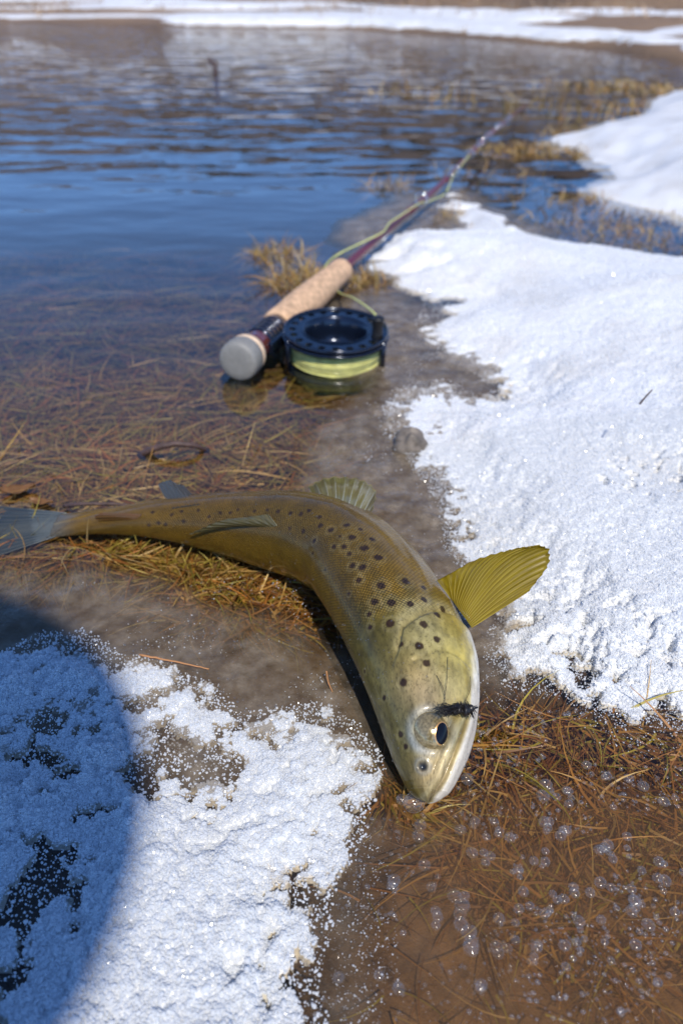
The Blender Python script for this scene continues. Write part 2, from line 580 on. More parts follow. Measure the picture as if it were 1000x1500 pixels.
w = mesh('water', [(-60, -3, 0), (60, -3, 0), (60, 40, 0), (-60, 40, 0)], [(0, 1, 2, 3)], M_water)
tag(w, kind='structure')


# ------------------------------------------------------------------ snow and ice
def snow_z(x, y, fine=1.0):
    """height of the snow cover, negative where there is none"""
    n1 = fbm(x, y, 0.05, 4, 31)
    n2 = fbm(x, y, 0.012, 3, 37)
    # right bank
    s = snowR_sd(x, y) + 0.010 * n1 + 0.010 * n2 * (y < 0.7) + 0.02 * fbm(x, y, 0.2, 3, 33) * sstep(0.5, 1.0, y)
    pit = np.clip(fbm(x, y, 0.008, 3, 35) + 0.10, 0, 1)
    wet = sstep(0.40, 0.33, y)
    s = s - (0.05 + 0.06 * wet) * np.clip(pit - .03 - .04 * wet, 0, 1) * sstep(0.065 + 0.05 * wet, 0.0, s) * (y < 0.8)
    s = s - 0.16 * np.clip(fbm(x * .45, y, 0.05, 4, 47) - .0, 0, 1) * sstep(.16, 0.0, s) * sstep(.75, .95, y)
    ms_ = G(965, 745)
    s = np.where(s > 0, np.minimum(s, s - 0.5 * np.clip(pit - .12, 0, 1) * np.exp(-(((x - ms_[0]) / .035) ** 2 + ((y - ms_[1]) / .02) ** 2))), s)
    zr = np.where(s > 0, 0.001 + 0.007 * sstep(0, 0.03, s) + 0.014 * sstep(0.02, 0.07, s) + 0.035 * sstep(0.05, 0.35, s), s * 2.5)
    zr = zr + np.where(s > 0, sstep(0, 0.05, s) * (0.020 * fbm(x, y, 0.22, 2, 41) + 0.0018 * n1), 0)
    dent = np.exp(-((x - ms_[0]) ** 2 + (y - ms_[1]) ** 2) / 0.03 ** 2)
    zr = zr - 0.012 * dent
    # left foreground
    sl = sdpoly(x, y, SNOW_L)
    for h in HOLES_L:
        sl = np.minimum(sl, -sdpoly(x, y, h) - 0.001)
    sl = sl + 0.010 * n1 + 0.011 * n2
    sl = sl - 0.05 * np.clip(pit - .07, 0, 1) * sstep(0.05, 0.0, sl)
    zl = np.where(sl > 0, 0.001 + 0.006 * sstep(0, 0.04, sl) + 0.008 * sstep(0.03, 0.14, sl), sl * 2.5)
    zl = zl + np.where(sl > 0, sstep(0, 0.03, sl) * (0.005 * fbm(x, y, 0.09, 2, 43) + 0.0015 * n1), 0)
    z = np.maximum(zr, zl)
    lf = np.where(sl > s, 1.7, 1.0)
    g = (vnoise(x, y, 0.0042, 51) * 0.0012 + vnoise(x, y, 0.0021, 53) * 0.0010) * lf + vnoise(x, y, 0.009, 55) * np.where(sl > s, .0018, .0006)
    return np.maximum(z + g * fine * sstep(-0.001, 0.003, z), -0.0028)


def field(name, X, Y, Z, mat, thr=-0.004, extra=None):
    V = np.stack([X, Y, Z], -1).reshape(-1, 3)
    F = gridfaces(*X.shape)
    ok = (Z.reshape(-1) > thr)
    F = F[ok[F].any(1)]
    used = np.unique(F)
    idx = np.full(len(V), -1); idx[used] = np.arange(len(used))
    uv = {k: v.reshape(-1)[used] for k, v in extra.items()} if extra else None
    return mesh(name, V[used], idx[F], mat, uv=uv)


X, Y = warp_grid(0.12, 1.75, 0.0042, -0.02, 1.25, 430)
m_ = snowR_sd(X, Y)
Z = np.where(m_ > -0.05, snow_z(X, Y), -0.1)
Z = np.where(sdpoly(X, Y, SNOW_L) > m_, -0.1, Z)
o = field('snow_bank', X, Y, Z, M_snow, 0.0)
tag(o, kind='structure')
xs = np.concatenate([np.linspace(-1.8, -0.24, 60)[:-1], np.arange(-0.24, 0.14, 0.00125), np.linspace(0.14, 1.7, 50)[1:]])
ys = np.concatenate([np.linspace(-1.9, 0.10, 70)[:-1], np.arange(0.10, 0.40, 0.00125), np.linspace(0.4, 0.6, 10)[1:]])
X, Y = np.meshgrid(xs, ys)
m_ = sdpoly(X, Y, SNOW_L)
Z = np.where((m_ > -0.04) & (m_ >= snowR_sd(X, Y)), snow_z(X, Y), -0.1)
o = field('snow_crust', X, Y, Z, M_snow, 0.0)
tag(o, kind='structure')
# snow on the right of the pond, farther off
X, Y = warp_grid(1.2, 3.4, 0.012, 0.1, 1.4, 260)
s = sdpoly(X, Y, SNOW_F) + 0.05 * fbm(X, Y, 0.25, 4, 61) + 0.03 * fbm(X, Y, 0.06, 3, 63)
Z = np.where(s > 0, 0.004 + 0.03 * sstep(0, 0.12, s) + 0.08 * sstep(0.05, 0.8, s) + 0.02 * fbm(X, Y, 0.3, 3, 65) * sstep(0, 0.2, s), s * 0.3)
o = field('snow_drift', X, Y, Z, M_snow, -0.006)
tag(o, kind='structure')
# snow patches on the far bank
ys = np.geomspace(3.6, 90, 420)
u = np.linspace(-1.3, 1.3, 420)
Y = np.repeat(ys[:, None], len(u), 1); X = u[None] * Y
e = Y - yshore(X)
lft = sstep(-1.0, -1.6, X)
s = 0.9 * fbm(X * 0.35, Y, 0.7, 5, 71) - 0.22 - 0.8 * sstep(3.5, 5, e)
s = s + lft * (0.26 * np.exp(-((e - 1.2) / 0.55) ** 2) + 0.12 * np.exp(-((e - 3.2) / 0.5) ** 2))
s = s + (1 - lft) * (0.52 * np.exp(-((e - 0.62) / 0.42) ** 2) + 0.34 * np.exp(-((e - 2.1) / 0.35) ** 2))
s = s - 0.35 * np.exp(-(e / 0.16) ** 2)
s = np.where(e > 0.08, s, -0.3)
gz = ground_z(X, Y)
Z = gz + np.clip(s, -0.2, 0.3) * 0.10 + 0.004
Z = np.where(s > -0.06, Z, gz - 0.1)
V = np.stack([X, Y, Z], -1).reshape(-1, 3); F = gridfaces(*X.shape); ok = (s > -0.06).reshape(-1); F = F[ok[F].any(1)]
used = np.unique(F); idx = np.full(len(V), -1); idx[used] = np.arange(len(used))
o = mesh('far_snow', V[used], idx[F], M_snow); tag(o, kind='structure')

# thin slushy ice
X, Y = warp_grid(0.10, 1.6, 0.0075, -1.0, 1.0, 420)
D = np.zeros_like(X)
for poly, d in ICE:
    s = sdpoly(X, Y, poly) + 0.03 * fbm(X, Y, 0.09, 4, 81)
    D = np.maximum(D, d * sstep(-0.012, 0.03, s))
Z = np.where(D > 0.01, 0.0012 + 0.0030 * fbm(X, Y, 0.03, 4, 83) + 0.0012 * vnoise(X, Y, 0.006, 85), -0.02)
Z = np.where(D > 0.01, np.maximum(Z, 0.0006), -0.02)
silt_ = sstep(-.02, .05, sdpoly(X, Y, GP([(540, 1180), (700, 1020), (1200, 1020), (1300, 1800), (480, 1800)])))
o = field('slush_ice', X, Y, Z, M_ice, -0.01, {'dens': D, 'silt': silt_})
tag(o, kind='structure')


# ice grains on the snow: countless crystals
def grains(name, P, S, seed, label):
    o = mesh(name, P, np.zeros((0, 4), int), None, uv={'size': S})
    ng = bpy.data.node_groups.new(name, 'GeometryNodeTree')
    ng.interface.new_socket('Geometry', in_out='INPUT', socket_type='NodeSocketGeometry')
    ng.interface.new_socket('Geometry', in_out='OUTPUT', socket_type='NodeSocketGeometry')
    gi = ng.nodes.new('NodeGroupInput'); go = ng.nodes.new('NodeGroupOutput')
    ico = ng.nodes.new('GeometryNodeMeshIcoSphere'); ico.inputs['Radius'].default_value = 1.0; ico.inputs['Subdivisions'].default_value = 1
    sm = ng.nodes.new('GeometryNodeSetMaterial'); sm.inputs['Material'].default_value = M_grain
    ssm = ng.nodes.new('GeometryNodeSetShadeSmooth'); ssm.inputs['Shade Smooth'].default_value = False
    ng.links.new(ico.outputs['Mesh'], ssm.inputs['Geometry']); ng.links.new(ssm.outputs[0], sm.inputs['Geometry'])
    iop = ng.nodes.new('GeometryNodeInstanceOnPoints')
    ng.links.new(gi.outputs[0], iop.inputs['Points']); ng.links.new(sm.outputs[0], iop.inputs['Instance'])
    rr = ng.nodes.new('FunctionNodeRandomValue'); rr.data_type = 'FLOAT_VECTOR'
    rr.inputs['Max'].default_value = (6.283, 6.283, 6.283); rr.inputs['Seed'].default_value = seed
    e2r = ng.nodes.new('FunctionNodeEulerToRotation')
    ng.links.new(rr.outputs['Value'], e2r.inputs[0]); ng.links.new(e2r.outputs[0], iop.inputs['Rotation'])
    rs = ng.nodes.new('FunctionNodeRandomValue'); rs.data_type = 'FLOAT_VECTOR'
    rs.inputs['Min'].default_value = (0.55, 0.55, 0.45); rs.inputs['Max'].default_value = (1.3, 1.1, 1.0); rs.inputs['Seed'].default_value = seed + 5
    at = ng.nodes.new('GeometryNodeInputNamedAttribute'); at.data_type = 'FLOAT'; at.inputs['Name'].default_value = 'size'
    vm = ng.nodes.new('ShaderNodeVectorMath'); vm.operation = 'SCALE'
    ng.links.new(rs.outputs['Value'], vm.inputs[0]); ng.links.new(at.outputs['Attribute'], vm.inputs['Scale'])
    ng.links.new(vm.outputs[0], iop.inputs['Scale'])
    ng.links.new(iop.outputs[0], go.inputs[0])
    md = o.modifiers.new('grains', 'NODES'); md.node_group = ng
    tag(o, label, 'snow', kind='stuff')
    return o


def snow_edge(x, y):
    """metres outside the nearest snow outline"""
    d = np.maximum(snowR_sd(x, y), sdpoly(x, y, SNOW_L))
    return np.maximum(-d - 0.004 + 0.006 * fbm(x, y, 0.02, 3, 39), 0)


def sample_grains(n, x0, x1, y0, y1, smin, smax, edge=0.0, far=None):
    x = rng.uniform(x0, x1, n); y = rng.uniform(y0, y1, n)
    z = snow_z(x, y)
    p = np.where(z > 0.0, 1.0, np.where(z > -.0027, edge, edge * sstep(.004, .0, np.abs(snow_edge(x, y)))))
    px, py, _ = proj(np.stack([x, y, z], -1))
    vis = (px > -60) & (px < 1060) & (py < 1580)
    k = (rng.random(n) < p) & vis
    x, y, z = x[k], y[k], z[k]
    S = rng.uniform(smin, smax, len(x)) * np.where(rng.random(len(x)) < 0.06, 1.6, 1.0) * np.where(z > 0, 1, .75)
    zz = np.where(z > 0, z + rng.uniform(-0.3, 0.7, len(x)) * S, 0.002 + rng.uniform(0, 0.5, len(x)) * S)
    return np.stack([x, y, zz], -1), S


P, S = sample_grains(420000, -0.26, 0.16, 0.10, 0.36, 0.00026, 0.00095, 0.13)
k = sdpoly(P[:, 0], P[:, 1], SNOW_L) > snowR_sd(P[:, 0], P[:, 1]) - 0.0
grains('snow_grains', P[k], S[k], 3, 'coarse glassy ice grains of the foreground snow crust')
P1, S1 = sample_grains(260000, 0.04, 0.32, 0.22, 0.55, 0.00030, 0.00070, 0.18)
P2, S2 = sample_grains(110000, 0.02, 0.6, 0.55, 1.2, 0.0004, 0.0010, 0.4)
P, S = np.vstack([P1, P2]), np.concatenate([S1, S2])
k = snowR_sd(P[:, 0], P[:, 1]) > sdpoly(P[:, 0], P[:, 1], SNOW_L)
grains('snow_grains', P[k], S[k], 8, 'fine sparkling snow grains of the bank beside the trout')

def specks(name, polys, label, seed):
    Ps, Ss = [], []
    for px_, n, a_, b_ in polys:
        q = in_px_poly(n, px_)
        k = fbm(q[:, 0], q[:, 1], .035, 3, 191) + .3 * rng.normal(0, .5, len(q)) > 0.05
        q = q[k]
        Ps.append(np.column_stack([q, rng.uniform(.0012, .0032, len(q))])); Ss.append(a_ * (b_ / a_) ** (rng.random(len(q)) ** 2))
    grains(name, np.vstack(Ps), np.concatenate(Ss), seed, label)


# ------------------------------------------------------------------ dead grass
PAL = np.array([[0.36, 0.20, 0.06], [0.46, 0.29, 0.08], [0.22, 0.12, 0.04], [0.36, 0.29, 0.06], [0.50, 0.35, 0.14], [0.28, 0.22, 0.04], [0.40, 0.17, 0.04]])


def blades(P, L, W, head, pitch, bend, pal=PAL, droop=0.0, K=5, pw=None):
    n = len(P)
    t = np.linspace(0, 1, K + 1)
    d = np.stack([np.cos(head) * np.cos(pitch), np.sin(head) * np.cos(pitch), np.sin(pitch)], -1)
    side = np.stack([-np.sin(head), np.cos(head), np.zeros(n)], -1)
    Q = P[:, None] + d[:, None] * (t[None, :, None] * L[:, None, None]) + side[:, None] * (bend[:, None, None] * L[:, None, None] * (t ** 2)[None, :, None])
    Q[..., 2] -= np.asarray(droop).reshape(-1, 1) * (L[:, None] * t[None] ** 2.2)
    tw = rng.uniform(-0.9, 0.9, n)
    upv = np.cross(d, side)
    wv = side * np.cos(tw)[:, None] + upv * np.sin(tw)[:, None]
    wid = W[:, None] * (1 - 0.85 * t[None] ** 1.5) * 0.5
    A = Q + wv[:, None] * wid[..., None]; B = Q - wv[:, None] * wid[..., None]
    V = np.stack([A, B], 2).reshape(-1, 3)
    base = (np.arange(n) * 2 * (K + 1))[:, None]
    k = (np.arange(K) * 2)[None]
    F = np.stack([base + k, base + k + 1, base + k + 3, base + k + 2], -1).reshape(-1, 4)
    c = pal[rng.choice(len(pal), n, p=pw)] * rng.uniform(0.7, 1.25, (n, 1))
    col = np.repeat(c, 2 * (K + 1), 0)
    return V, F, col


def in_px_poly(n, poly, z=0.0):
    """n points on the ground, even over the ground plan of the outline"""
    P = GP(poly)
    lo, hi = P.min(0), P.max(0)
    out = np.zeros((0, 2))
    while len(out) < n:
        q = rng.uniform(lo, hi, (n * 3, 2))
        q = q[sdpoly(q[:, 0], q[:, 1], P) + 0.02 * fbm(q[:, 0], q[:, 1], 0.06, 3, 91) > 0]
        out = np.vstack([out, q])
    return out[:n]


def mat_of_grass(name, parts, label):
    Vs, Fs, Cs, k = [], [], [], 0
    for V, F, c in parts:
        Vs.append(V); Fs.append(F + k); Cs.append(c); k += len(V)
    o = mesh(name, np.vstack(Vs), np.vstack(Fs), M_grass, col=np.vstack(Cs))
    tag(o, label, 'grass', kind='stuff')


def lying(n, poly, l0, l1, w0, w1, top, up=0.12, pal=PAL, clump=0.05):
    q = in_px_poly(n, poly)
    z = np.minimum(ground_z(q[:, 0], q[:, 1]) + rng.uniform(0.001, 0.012, n), top)
    h = 6.283 * vnoise(q[:, 0], q[:, 1], clump, 5) * 1.6 + rng.normal(0, 0.9, n)
    return blades(np.column_stack([q, z]), rng.uniform(l0, l1, n), rng.uniform(w0, w1, n), h, np.abs(rng.normal(0, up, n)), rng.normal(0, 0.35, n), pal, droop=rng.uniform(0, 0.25, n))


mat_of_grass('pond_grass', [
    lying(5200, [(-150, 640), (-150, 735), (60, 742), (470, 730), (500, 690), (470, 630), (300, 620)], 0.025, 0.06, 0.0008, 0.0016, -0.004, 0.16),
    lying(6000, [(-200, 520), (-150, 660), (460, 660), (470, 560), (300, 510)], 0.03, 0.065, 0.0008, 0.0016, -0.008, .12, PAL * .8),  # farther rows dimmed in colour for light lost with depth
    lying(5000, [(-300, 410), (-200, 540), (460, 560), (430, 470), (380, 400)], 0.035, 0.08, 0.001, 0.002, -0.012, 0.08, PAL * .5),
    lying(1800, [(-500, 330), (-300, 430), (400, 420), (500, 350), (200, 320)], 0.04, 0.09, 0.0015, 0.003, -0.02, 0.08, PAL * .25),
    lying(1500, [(-60, 778), (-60, 830), (160, 815), (320, 845), (420, 835), (330, 800), (150, 785)], 0.02, 0.05, 0.0008, 0.0015, -0.002, 0.22),
    lying(420, [(90, 790), (150, 815), (330, 838), (350, 812), (200, 790)], 0.015, 0.035, 0.0008, 0.0015, .003, 0.5, PAL * 1.25),
    lying(260, [(250, 850), (300, 880), (410, 880), (420, 848)], 0.012, 0.03, 0.0008, 0.0015, .003, 0.3, PAL * 1.3),
], 'brown dead grass matted under the shallow water by the rod')
BR = np.array([[0.40, 0.19, 0.045], [0.30, 0.13, 0.03], [0.46, 0.25, 0.06], [0.34, 0.27, 0.035], [0.16, 0.07, 0.02], [0.48, 0.30, 0.09], [0.26, 0.11, 0.03]])
mat_of_grass('silted_grass', [
    lying(900, [(690, 1050), (760, 1030), (1050, 1085), (1100, 1250), (900, 1200), (740, 1150), (660, 1180)], 0.012, 0.04, 0.0006, 0.0014, -0.001, 0.25, BR, 0.03),
    lying(560, [(620, 1180), (760, 1120), (1100, 1200), (1100, 1420), (850, 1400), (700, 1330)], 0.015, 0.05, 0.0006, 0.0014, -0.001, 0.14, BR, 0.03),
    lying(130, [(520, 1250), (700, 1200), (1100, 1380), (1100, 1600), (600, 1600)], 0.015, 0.04, 0.0005, 0.0011, -0.006, 0.08, BR, 0.04),
    lying(500, [(250, 850), (430, 830), (480, 900), (400, 920), (280, 890)], 0.015, 0.04, 0.0008, 0.0016, 0.001, 0.2, BR, 0.03),
    lying(260, [(540, 1090), (560, 1180), (620, 1200), (600, 1150)], 0.01, 0.03, 0.0008, 0.0016, -0.001, 0.2, BR, 0.03),
], 'silt covered brown stems under bubbly water in front of the snout')

ORG = np.array([[0.42, 0.24, 0.07], [0.50, 0.33, 0.12], [0.33, 0.18, 0.05], [0.38, 0.27, 0.08], [0.55, 0.42, 0.22]])


def tuft(px, py, rad, n, h0, h1, label, squash=1.0, pal=ORG, lean=0.6, w0=0.001, w1=0.0022):
    c = G(px, py)
    a = rng.uniform(0, 6.283, n); r = rad * np.sqrt(rng.random(n))
    x = c[0] + r * np.cos(a); y = c[1] + r * np.sin(a) * squash
    z = np.full(n, -0.006)
    o = mesh('grass_tuft', *(lambda V, F, col: (V, F, M_grass, None, True, col))(*blades(
        np.column_stack([x, y, z]), rng.uniform(h0, h1, n), rng.uniform(w0, w1, n), rng.uniform(0, 6.283, n),
        np.clip(rng.normal(lean, 0.4, n), 0.05, 1.5), rng.normal(0, 0.3, n), pal, droop=rng.uniform(0.1, 0.5, n))))
    return tag(o, label, 'grass', 'dead grass tufts standing in the pond')


tuft(402, 372, 0.035, 260, 0.02, 0.05, 'low orange grass tuft in the water left of the cork grip')
tuft(440, 412, 0.04, 420, 0.02, 0.065, 'tan grass tuft sticking up behind the cork grip')
tuft(530, 415, 0.03, 300, 0.015, 0.045, 'orange grass tuft between the cork grip and the snow')
tuft(565, 272, 0.045, 150, 0.02, 0.05, 'small thin grass tuft in open water beside the rod blank')
tuft(690, 345, 0.02, 40, 0.02, 0.05, 'few short stems at the snow edge beyond the rod', 1.0)
tuft(660, 318, 0.03, 90, 0.015, 0.05, 'sparse yellowish tuft in the inlet beside the snow tongue')
tuft(745, 222, 0.09, 260, 0.02, 0.045, 'orange grass tussock in the water past the rod tip', 0.7, w1=0.004)
tuft(800, 222, 0.12, 320, 0.02, 0.045, 'broad golden grass tussock touching the farther snow drift', 0.6, w1=0.004)
tuft(850, 196, 0.10, 220, 0.02, 0.05, 'dark orange grass tuft at the tip of the farther snow drift', 0.6, w1=0.004)
tuft(870, 125, 0.22, 130, 0.03, 0.06, 'loose orange tuft in the pond before the far snowy shore', 0.5, w1=0.008, w0=0.003)
tuft(945, 132, 0.22, 150, 0.03, 0.06, 'orange tuft at the water edge beside the far end of the drift', 0.5, w1=0.008, w0=0.003)
tuft(905, 315, 0.10, 300, 0.010, 0.03, 'brown grass clump along the near edge of the farther drift', 0.5)
tuft(980, 335, 0.10, 320, 0.010, 0.03, 'thick brown grass clump under the drift edge by the inlet', 0.5)
tuft(850, 292, 0.05, 200, 0.015, 0.04, 'little brown tuft at the pointed corner of the farther drift', 0.6)
tuft(655, 1 + 348, 0.02, 60, 0.01, 0.03, 'dry stems poking through the snow tongue under the rod')
tuft(812, 442, 0.018, 26, 0.012, 0.03, 'few pale stems poking out of the smooth snow bank')
# scattered weed over the inlet, floating bits and reeds farther out
parts = []
q = in_px_poly(420, [(620, 240), (720, 235), (830, 265), (900, 320), (780, 330), (640, 280)])
n = len(q)
parts.append(blades(np.column_stack([q, np.full(n, -0.004)]), rng.uniform(0.01, 0.035, n), rng.uniform(0.001, 0.003, n), rng.uniform(0, 6.28, n), np.abs(rng.normal(0.5, 0.4, n)), rng.normal(0, .3, n), ORG * 0.7, droop=rng.uniform(0, .5, n)))
q = in_px_poly(500, [(780, 330), (900, 325), (1010, 355), (1000, 378), (860, 358)])
n = len(q)
parts.append(blades(np.column_stack([q, np.full(n, -0.004)]), rng.uniform(0.01, 0.035, n), rng.uniform(0.001, 0.002, n), rng.uniform(0, 6.28, n), np.abs(rng.normal(0.5, 0.4, n)), rng.normal(0, .3, n), ORG * 0.8, droop=rng.uniform(0, .5, n)))
q = in_px_poly(170, [(540, 135), (620, 128), (800, 150), (960, 150), (940, 185), (800, 178), (640, 150)])
n = len(q)
parts.append(blades(np.column_stack([q, np.full(n, -0.01)]), rng.uniform(0.03, 0.09, n), rng.uniform(0.003, 0.006, n), rng.uniform(0, 6.28, n), np.clip(rng.normal(1.0, 0.4, n), 0.1, 1.5), rng.normal(0, .3, n), ORG, droop=rng.uniform(0, .5, n)))
mat_of_grass('water_weed', parts, 'sparse brown weed stems poking from the inlet and the open pond')
# dry grass on the far bank
q = np.column_stack([rng.uniform(-6, 3.5, 9000), rng.uniform(3.5, 16, 9000)])
e = q[:, 1] - yshore(q[:, 0])
q = q[(e > 0.02) & (np.abs(q[:, 0]) < q[:, 1] * 0.7) & (fbm(q[:, 0], q[:, 1], 1.0, 3, 77) > -0.05)]
n = len(q)
V_, F_, c_ = blades(np.column_stack([q, ground_z(q[:, 0], q[:, 1])]), rng.uniform(0.05, 0.16, n), rng.uniform(0.006, 0.014, n), rng.uniform(0, 6.28, n), np.clip(rng.normal(0.8, 0.4, n), 0.1, 1.5), rng.normal(0, .3, n),
                    np.array([[0.42, 0.30, 0.19], [0.34, 0.22, 0.12], [0.5, 0.38, 0.26]]), droop=rng.uniform(.1, .5, n))
mat_of_grass('bank_grass', [(V_, F_, c_)], 'tan dry grass on the far bank between snow patches')

# conifers on the hillside, mirrored in the pond
M_conifer = pbr('conifer', (0.10, 0.07, 0.038), rough=0.8, noise=0.3, nscale=3)
parts = []
for i in range(16):
    ang = [-.50, -.44, -.40, -.22, -.19, -.15, -.11, -.07, .05, .09, .16, .20, .26, .40, .47, -.02][i]
    d = rng.uniform(32, 46)
    x, y = ang * d, d
    z0 = float(ground_z(np.array([x]), np.array([y]))[0])
    hh = rng.uniform(0.9, 1.8)
    V, F = tube_vf([(x, y, z0 - .2), (x, y, z0 + hh * .5), (x, y, z0 + hh)], [0.14, 0.09, 0.02], 6)
    parts.append((V, F))
    nb = 130
    t = rng.random(nb) ** 0.8
    zz = z0 + 0.2 + t * (hh - 0.2)
    rr = (1 - t) * hh * 0.9 + 0.2
    aa = rng.uniform(0, 6.283, nb)
    for k in range(nb):
        c, s_ = math.cos(aa[k]), math.sin(aa[k])
        p0 = np.array([x, y, zz[k] + 0.15]); tip = np.array([x + c * rr[k], y + s_ * rr[k], zz[k] - 0.25 * rr[k]])
        sd_ = np.array([-s_, c, 0]) * rr[k] * 0.3
        mid = (p0 + tip) / 2
        parts.append((np.array([p0, mid + sd_, tip, mid - sd_ - np.array([0, 0, .1])]), [(0, 1, 2, 3)]))
V, F = join_vf(parts)
o = mesh('hillside_scrub', V, F, M_conifer, smooth=False)
tag(o, 'dark scrub on the hillside mirrored in the pond', 'bushes', kind='stuff')

# ------------------------------------------------------------------ the trout
CP_PTS = [(627, 1176, .009), (629, 1130, .015), (627, 1070, .022), (615, 1000, .028), (597, 940, .031), (567, 880, .032), (522, 822, .030), (462, 790, .027),
          (395, 776, .022), (310, 765, .017), (225, 760, .013), (150, 763, .007), (82, 770, .002)]
spine = spline([G(*p) for p in CP_PTS], 700)
seg_ = np.concatenate([[0], np.cumsum(np.linalg.norm(np.diff(spine, axis=0), axis=1))])
FL = seg_[-1]
NS, NT = 620, 360
sv = np.concatenate([np.linspace(0, 0.02, 40)[:-1] ** 1.0, np.linspace(0.02, 0.30, 330)[:-1], np.linspace(0.30, 1.0, NS - 368)])
NS = len(sv)
Cc = np.stack([np.interp(sv * FL, seg_, spine[:, k]) for k in range(3)], -1)
Tt = np.gradient(Cc, sv * FL, axis=0)
ker = np.ones(25) / 25
Tt = np.stack([np.convolve(np.pad(Tt[:, k], 12, mode='edge'), ker, 'valid') for k in range(3)], -1)
Tt = -Tt / np.linalg.norm(Tt, axis=1)[:, None]            # heading, tail to snout
roll = np.radians(np.interp(sv, [0, .10, .22, .32, .42, .55, .75, 1], [58, 58, 55, 50, 46, 46, 55, 98]))
roll = np.convolve(np.pad(roll, 30, mode='edge'), np.ones(61) / 61, 'valid')
UP = np.array([0, 0, 1.0])
Lf = np.cross(UP, Tt); Lf /= np.linalg.norm(Lf, axis=1)[:, None]
Uu = np.cross(Tt, Lf)
cr_, sr_ = np.cos(roll)[:, None], np.sin(roll)[:, None]
L2 = Lf * cr_ + Uu * sr_
U2 = Uu * cr_ - Lf * sr_
ps = [0, .004, .012, .025, .05, .08, .12, .17, .22, .28, .36, .46, .56, .66, .76, .86, .94, 1]
p_ht = np.array([.0010, .0048, .0085, .0116, .0160, .0196, .0230, .0275, .0315, .0350, .0380, .0380, .0345, .0285, .0215, .0155, .0125, .0120])
p_hb = np.array([.0010, .0044, .0080, .0108, .0158, .0205, .0255, .0300, .0328, .0345, .0370, .0370, .0340, .0280, .0210, .0155, .0125, .0120])
p_w = np.array([.0010, .0050, .0090, .0122, .0160, .0190, .0215, .0236, .0248, .0258, .0268, .0268, .0245, .0200, .0145, .0090, .0052, .0020])


def prof(p):
    v = np.interp(sv, ps, p)
    k = np.ones(13) / 13
    vs_ = np.convolve(np.pad(v, 6, mode='edge'), k, 'valid')
    return np.where(sv < 0.012, v, vs_)


HT, HB, WW = prof(p_ht), prof(p_hb), prof(p_w)
th = np.linspace(-np.pi, np.pi, NT, endpoint=False)
ct, st = np.cos(th), np.sin(th)
ex = 0.92
cx_ = np.sign(st) * np.abs(st) ** ex
cu_ = np.sign(ct) * np.abs(ct) ** ex


def fish_surface(disp=None):
    h = np.where(ct[None] > 0, HT[:, None], HB[:, None])
    a = WW[:, None] * cx_[None]; b = h * cu_[None]
    if disp is not None:
        nx = a / (WW[:, None] ** 2 + 1e-12); ny = b / (h ** 2 + 1e-12)
        nl = np.sqrt(nx ** 2 + ny ** 2) + 1e-9
        a = a + disp * nx / nl; b = b + disp * ny / nl
    return Cc[:, None] + a[..., None] * L2[:, None] + b[..., None] * U2[:, None]


S0 = fish_surface()
SS = np.repeat(sv[:, None], NT, 1); TH = np.repeat(np.degrees(th)[None], NS, 0)
fpx, fpy, fdep = proj(S0)
NRM = np.cross(np.gradient(S0, axis=0), np.gradient(S0, axis=1))
NRM /= np.linalg.norm(NRM, axis=2)[..., None] + 1e-12
if np.mean(np.sum(NRM * (S0 - Cc[:, None]), 2)) < 0: NRM = -NRM
VIEW = np.array([0, 0, H]) - S0
FACING = np.sum(NRM * VIEW, 2) > 0


def hit(px, py):
    """surface place on the trout seen at px, py"""
    d = np.hypot(fpx - px, fpy - py) + np.where(FACING, 0, 1e4)
    d = np.where(d < 6, fdep * 100, 1e3 + d)
    i = np.unravel_index(np.argmin(d), d.shape)
    return i


def dist3(i):
    return np.linalg.norm(S0 - S0[i], axis=2)


R_ = np.linalg.norm(S0 - Cc[:, None], axis=2)
disp = np.zeros_like(SS)
col = np.zeros(SS.shape + (3,))
aT = np.abs(TH)


def lerp3(x, xs, cs):
    cs = np.asarray(cs, float)
    return np.stack([np.interp(x, xs, cs[:, k]) for k in range(3)], -1)


nz = fbm(SS * 40 + 3, TH / 12 + (TH > 0) * 50, 1.0, 4, 101)
tw = aT + 14 * nz
side_c = lerp3(tw, [0, 35, 70, 100, 120, 138, 155, 180], [(.095, .058, .007), (.135, .078, .006), (.19, .108, .007), (.23, .135, .010), (.22, .15, .035), (.33, .27, .15), (.52, .48, .40), (.6, .57, .5)])
head_c = lerp3(tw, [0, 30, 60, 85, 105, 118, 130, 180], [(.070, .054, .010), (.095, .074, .014), (.145, .112, .026), (.235, .172, .040), (.34, .25, .055), (.46, .38, .17), (.74, .70, .62), (.80, .77, .74)])
tail_c = lerp3(tw, [0, 40, 80, 120, 150, 180], [(.11, .063, .008), (.17, .092, .009), (.22, .122, .010), (.24, .135, .016), (.28, .19, .06), (.38, .33, .25)])
wh = sstep(0.265, 0.195, SS + 0.03 * nz)[..., None]
wt = sstep(0.45, 0.75, SS)[..., None]
col = side_c * (1 - wt) + tail_c * wt
col = col * (1 - wh) + head_c * wh
wg = sstep(.94, 1.0, SS)[..., None] * .8
col = col * (1 - wg) + np.array([.13, .135, .12]) * wg
